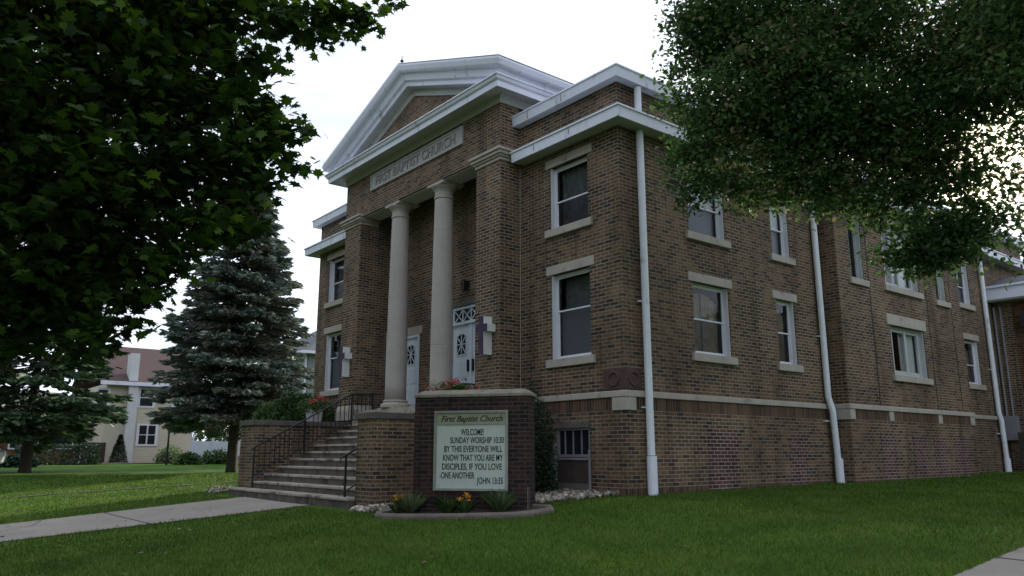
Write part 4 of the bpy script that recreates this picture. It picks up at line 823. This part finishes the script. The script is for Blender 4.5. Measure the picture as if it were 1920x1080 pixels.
for px in (1872, 1884):
    c = onY(px, 650, YA-.12); A(MB().tube([(c[0], YA-.14, 5.7), (c[0], YA-.14, ux[2]+.3)], .035, 8), 'conduit', M_grey)
A(MB().box((.9, YA-.30, 4.9), (2.2, YA-.02, 5.4)), 'vent_hood', M_dark)
for i, (x0, x1) in enumerate(((.75, 1.35), (1.38, 1.95))):
    pass
fc = thing('wood_gate', (1.4, YA-.6, .1), 'dark wooden gate below the meter box beside the annex', 'gate'); ogf = (1.4, YA-.6, .1)
mb = MB()
for k in range(16): mb.box((.5+k*.16, YA-.66, 0), (.5+k*.16+.145, YA-.63, 1.45+.02*(k % 2)))
mb.build('boards', M_wood, fc, org=ogf); MB().box((.45, YA-.62, .4), (3.1, YA-.57, .5)).box((.45, YA-.62, 1.1), (3.1, YA-.57, 1.2)).build('rails', M_wood, fc, org=ogf)

# ------------------------------------------------------------------ background left
HX = -46.0; hp = lambda x, y: onX(x, y, HX)
hb = .38; e0 = hp(205, 722); yL, yR = hp(193, 800)[1], hp(362, 800)[1]; ze = hp(275, 722)[2]
HO = (HX-4, (yL+yR)/2, hb); hs = thing('cream_house', HO, 'cream sided two storey house with a brown roof and white chimney chase', 'house')
Hh = lambda mb, n, m_, p=hs, **k: mb.build(n, m_, p, org=HO, **k)
Hh(MB().box((HX-9, yL, hb-.5), (HX, yR, ze)), 'wall', M_cream)
mb = MB()
z = hb+.25
while z < ze-.1: mb.box((HX-.001, yL+.1, z), (HX+.012, yR-.1, z+.012)); z += .2
Hh(mb, 'siding_laps', M_cream)
zr = onX(260, 657, HX-4.5)[2]
Hh(MB().hexa([(HX+.5, yL-.5, ze-.05), (HX+.5, yR+.5, ze-.05), (HX-4.5, yR+.5, zr), (HX-4.5, yL-.5, zr)], [(HX+.5, yL-.5, ze+.12), (HX+.5, yR+.5, ze+.12), (HX-4.5, yR+.5, zr+.17), (HX-4.5, yL-.5, zr+.17)]).hexa([(HX-4.5, yL-.5, zr), (HX-4.5, yR+.5, zr), (HX-9.5, yR+.5, ze-.05), (HX-9.5, yL-.5, ze-.05)], [(HX-4.5, yL-.5, zr+.17), (HX-4.5, yR+.5, zr+.17), (HX-9.5, yR+.5, ze+.12), (HX-9.5, yL-.5, ze+.12)]), 'roof', M_roofb)
Hh(MB().box((HX+.5, yL-.5, ze-.12), (HX+.62, yR+.5, ze+.12)), 'gutter', M_white)
c0, c1 = hp(232, 800)[1], hp(250, 800)[1]
Hh(MB().box((HX, c0, hb-.2), (HX+.45, c1, ze-.1)), 'chimney_chase', M_chase); cy0, cy1 = hp(240, 700)[1], hp(256, 700)[1]
Hh(MB().box((HX-.6, cy0+.05, ze), (HX+.35, cy1+.05, hp(248, 663)[2])), 'chimney', M_chase)
def hwin(x0, y0, x1, y1, panes):
    a, b_ = hp(x0, y1), hp(x1, y0); W = Hh(MB().box((HX, a[1], a[2]), (HX+.06, b_[1], b_[2])), 'window', M_frame); n = panes; ww = (b_[1]-a[1]-.24)/n
    for k in range(n):
        y = a[1]+.12+k*ww; zm = (a[2]+b_[2])/2
        for p, q in ((a[2]+.12, zm-.03), (zm+.03, b_[2]-.12)): Hh(MB().box((HX+.05, y+.05, p), (HX+.075, y+ww-.05, q)), 'pane', M_glassd, W)
hwin(253, 795, 297, 836, 2); hwin(256, 728, 293, 764, 1); hwin(176, 728, 208, 764, 1); hwin(320, 730, 350, 764, 1)
# low wing with white fence
fy0, fy1 = onX(360, 840, -44)[1], onX(452, 840, -44)[1]
vf = thing('vinyl_fence', (-44, fy0, .35), 'white vinyl fence with posts beside the cream house', 'fence'); ogf = (-44, fy0, .35)
MB().box((-44.05, fy0, .65), (-44, fy1, 1.62)).build('panel', M_vinyl, vf, org=ogf)
k = fy0
while k < fy1+.1: MB().box((-44.08, k-.08, .35), (-43.95, k+.08, 1.85)).build('post', M_vinyl, vf, org=ogf); k += 1.35
MB().box((-44.1, fy0, .2), (-43.9, fy1, .66)).build('base_wall', M_grey, vf, org=ogf)
bp_ = onX(453, 850, -40); tag(MB().box((-40.08, bp_[1]-.08, .2), (-39.92, bp_[1]+.08, 2.7)).box((-40.14, bp_[1]-.14, 1.55), (-39.86, bp_[1]+.14, 1.7)).build('white_post', M_vinyl), 'tall slim white post just left of the stair wall', 'post')
def bush(px, py, X, r, lab, mat=M_shrub, n=1600, size=.16, name='round_bush', boxy=False):
    c = onX(px, py, X); z = ground(X, c[1]); return shrub(name, (X, c[1], z), r, n, size, 'oval', mat, lab, boxy=boxy, group='shrubs before the far houses')
bush(352, 865, -38, (.6, .8, .7), 'low round bush right of the lamp post'); bush(405, 865, -39, (.7, 1.2, .9), 'low wide bush in front of the white fence')
bush(318, 860, -42, (.8, .9, 1.1), 'spiky grass clump behind the lamp post', M_hosta)
bush(108, 860, -41, (.9, 2.0, .55), 'clipped dark green box hedge at the far left', M_yew, 5000, .13, 'box_hedge', True)
bush(30, 868, -36, (.8, 1.1, .6), 'low dark bush beside the white car', M_yew)
c = onX(222, 860, -43.5); cn = thing('conical_shrub', (-43.5, c[1], ground(-43.5, c[1])), 'dark conical evergreen against the cream house chimney', 'shrub'); cc = (-43.5, c[1], ground(-43.5, c[1]))
u = rng.random(4000); a = rng.random(4000)*6.283; rr = (1-u)**.8*.55*np.sqrt(rng.random(4000)*.4+.6); leaves('foliage', np.stack([cc[0]+rr*np.cos(a), cc[1]+rr*np.sin(a), cc[2]+u*1.75], 1), .12, 'twig', M_yew, cn, cc); MB().tube([cc, (cc[0], cc[1], cc[2]+1.2)], [.04, .01], 5).build('stem', M_bark, cn, org=cc)
c = onX(312, 868, -38); lp = thing('lamp_post', (-38, c[1], .2), 'black lamp post with a lantern on the lawn before the cream house', 'lamp post'); ogf = (-38, c[1], .2); y = c[1]
MB().tube([(-38, y, .0), (-38, y, 2.15)], [.07, .05], 8).build('post', M_iron, lp, org=ogf); MB().hexa([(-38.1, y-.1, 2.15), (-37.9, y-.1, 2.15), (-37.9, y+.1, 2.15), (-38.1, y+.1, 2.15)], [(-38.17, y-.17, 2.55), (-37.83, y-.17, 2.55), (-37.83, y+.17, 2.55), (-38.17, y+.17, 2.55)]).box((-38.2, y-.2, 2.55), (-37.8, y+.2, 2.6)).build('lantern', M_dark, lp, org=ogf)
strip([-46.5, -44, -41], ticks(-26, 22, 4), .05, 'mulch_bed', M_mulch)
# brown board fence and orange brick house at the far left
a, b_ = onX(152, 850, -45)[1], onX(197, 850, -45)[1]
tag(MB().box((-45.1, a, .2), (-45, b_, 1.5)).build('board_fence', M_wood), 'brown board fence between the hedge and the cream house', 'fence')
oh0, oh1 = onX(-60, 800, -52)[1], onX(150, 800, -52)[1]
oh = thing('orange_house', (-55, (oh0+oh1)/2, .3), 'low orange brick house behind the conifer at the far left', 'house'); ogf = (-55, (oh0+oh1)/2, .3)
MB().box((-60, oh0, -.3), (-52, oh1, 3.1)).build('wall', M_orange, oh, org=ogf)
MB().hexa([(-60.5, oh0-.5, 3.05), (-51.4, oh0-.5, 3.05), (-51.4, oh1+.5, 3.05), (-60.5, oh1+.5, 3.05)], [(-56.5, oh0+.5, 5.2), (-55.5, oh0+.5, 5.2), (-55.5, oh1-.5, 5.2), (-56.5, oh1-.5, 5.2)]).build('roof', M_roof, oh, org=ogf)
for px in (45, 110):
    q = onX(px, 830, -51.98); W = MB().box((-52.0, q[1]-.9, 1.1), (-51.93, q[1]+.9, 2.5)).build('window', M_frame, oh, org=ogf); MB().box((-51.94, q[1]-.8, 1.2), (-51.91, q[1]+.8, 2.4)).build('pane', M_glassd, W, org=(0, 0, 0) if 0 else ogf)
# blue-grey house behind the spruce
k0 = atD(577, 700, 46); bx0, by0 = k0[0], k0[1]; zev = atD(577, 661, 46)[2]
bh = thing('grey_house', (bx0-4, by0+4, .3), 'blue grey sided house with a slate roof behind the spruce', 'house'); ogf = (bx0-4, by0+4, .3)
MB().box((bx0-9, by0, 0), (bx0, by0+9, zev)).build('wall', M_bgray, bh, org=ogf)
ap = (bx0-4.5, by0+4.5, zev+3.1)
rb = [(bx0-9.5, by0-.45, zev), (bx0+.45, by0-.45, zev), (bx0+.45, by0+9.5, zev), (bx0-9.5, by0+9.5, zev)]
MB().hexa([(x, y, z-.02) for x, y, z in rb], [(ap[0]-.1, ap[1]-.1, ap[2]), (ap[0]+.1, ap[1]-.1, ap[2]), (ap[0]+.1, ap[1]+.1, ap[2]), (ap[0]-.1, ap[1]+.1, ap[2])]).build('roof', M_roof, bh, org=ogf)
MB().box((bx0-9.6, by0-.57, zev-.1), (bx0+.57, by0-.45, zev+.06)).box((bx0+.45, by0-.45, zev-.1), (bx0+.57, by0+9.5, zev+.06)).build('gutter', M_white, bh, org=ogf)
MB().tube([(bx0-.08, by0-.12, zev-.1), (bx0-.08, by0-.08, .2)], .07, 6).build('downspout', M_white, bh, org=ogf)
W = MB().box((bx0-3.3, by0-.05, 3.6), (bx0-1.9, by0, 5.4)).build('window', M_frame, bh, org=ogf); MB().box((bx0-3.15, by0-.07, 3.75), (bx0-2.05, by0-.04, 5.25)).build('pane', M_glassd, W, org=ogf)
# white car at the left edge
q = atD(-125, 872, 37); cy_ = q[1]; cxx = q[0]; cz_ = ground(cxx, cy_)
car = thing('parked_car', (cxx, cy_, cz_), 'white parked car cut off by the left edge of the picture', 'car', rz=rad(80))
pf = [(-2.2, .35), (2.2, .35), (2.28, .75), (1.9, .98), (1.1, 1.05), (.5, 1.52), (-1.2, 1.58), (-1.9, 1.1), (-2.28, .95)]
MB().loft([[(x, s*.88 if z < 1.1 else s*.68, z) for x, z in pf] for s in (-1, 1)]).build('body', M_car, car, bevel=.05)
for s in (-1, 1): MB().face([(.95, s*.885*.86, 1.1), (.45, s*.70, 1.46), (-1.1, s*.70, 1.5), (-1.65, s*.76, 1.12)]).build('side_window', M_glassd, car, fix=False)
for x in (-1.4, 1.4):
    for s in (-1, 1):
        wh = MB(lambda a, b_, c_: (x+a, s*.8+c_, .33+b_)).lathe((0, 0, -.1), [(.02, 0), (.33, .01), (.33, .2), (.02, .21)], 20).build('wheel', M_tyre, car); MB(lambda a, b_, c_: (x+a, s*.8+c_, .33+b_)).lathe((0, 0, -.12), [(.01, 0), (.19, .0), (.19, .24), (.01, .24)], 14).build('rim', M_alu, wh)

# ------------------------------------------------------------------ grass blades over the near lawns
def inside_view(x, y):
    return True
n = 420000; d = 7+26*rng.random(n)**1.5; th = YAW+rad(36)*(2*rng.random(n)-1); gx = CAM[0]-np.sin(th)*d; gy = CAM[1]+np.cos(th)*d
ok = ~((gx > -13.9) & (gx < 0.0) & (gy > -.05)) & ~((gx > -.1) & (gx < BX) & (gy > 7.4)) & ~((gx > -10.95) & (gx < -3.1) & (gy > -4.0)) & ~((gx > -9.27) & (gx < -5.63) & (gy < -3.9)) & ~((gx > 6.98) & (gx < 8.52))
def inpoly(poly, X_, Y_):
    c = np.zeros(len(X_), bool); j = len(poly)-1
    for i in range(len(poly)):
        cond = ((poly[i][1] > Y_) != (poly[j][1] > Y_)) & (X_ < (poly[j][0]-poly[i][0])*(Y_-poly[i][1])/(poly[j][1]-poly[i][1]+1e-9)+poly[i][0]); c ^= cond; j = i
    return c
ok &= ~inpoly(g1, gx, gy) & ~inpoly(ring, gx, gy)
gx, gy = gx[ok], gy[ok]; gzv = np.array([ground(a, b_) for a, b_ in zip(gx, gy)]); n = len(gx)
a = rng.random(n)*6.283; dd = np.sqrt((gx-CAM[0])**2+(gy-CAM[1])**2); h = (.030+.035*rng.random(n))*(1+.5*(rng.random(n) > .97)); wd = .0035*dd/9
s = np.stack([np.cos(a)*wd, np.sin(a)*wd, 0*a], 1); b0 = np.stack([gx, gy, gzv-.005], 1); tp = b0+np.stack([rng.normal(size=n)*.018, rng.normal(size=n)*.018, h], 1)
V = np.stack([b0-s, b0+s, tp], 1).reshape(-1, 3)
gr = polys('grass', V, 3, M_blade); tag(gr, 'short mown green grass of the church lawn', 'grass', kind='stuff')

# a few fallen leaves on the walk and lawn
fx_ = np.concatenate([np.stack([rng.uniform(-9.2, -5.7, 26), rng.uniform(-10, -4.1, 26)], 1), np.stack([rng.uniform(-6, 6.5, 60), rng.uniform(-9, -1, 60)], 1)])
fx_ = fx_[(fx_[:, 1] < -4.2) | (fx_[:, 0] > 1.2)]
fc_ = np.array([(x, y, ground(x, y)+(.03 if -9.3 < x < -5.6 else .055)) for x, y in fx_])
M_dead = leafmat('dead_leaf', [(0, (.06, .045, .02)), (.6, (.12, .085, .03)), (1, (.10, .13, .03))], .1)
fl_ = leaves('fallen_leaves', fc_, .07, 'maple', M_dead, None, (0, 0, 0), upb=2.5, sv=.4); tag(fl_, 'scattered fallen leaves on the walk and lawn', 'leaves', kind='stuff')
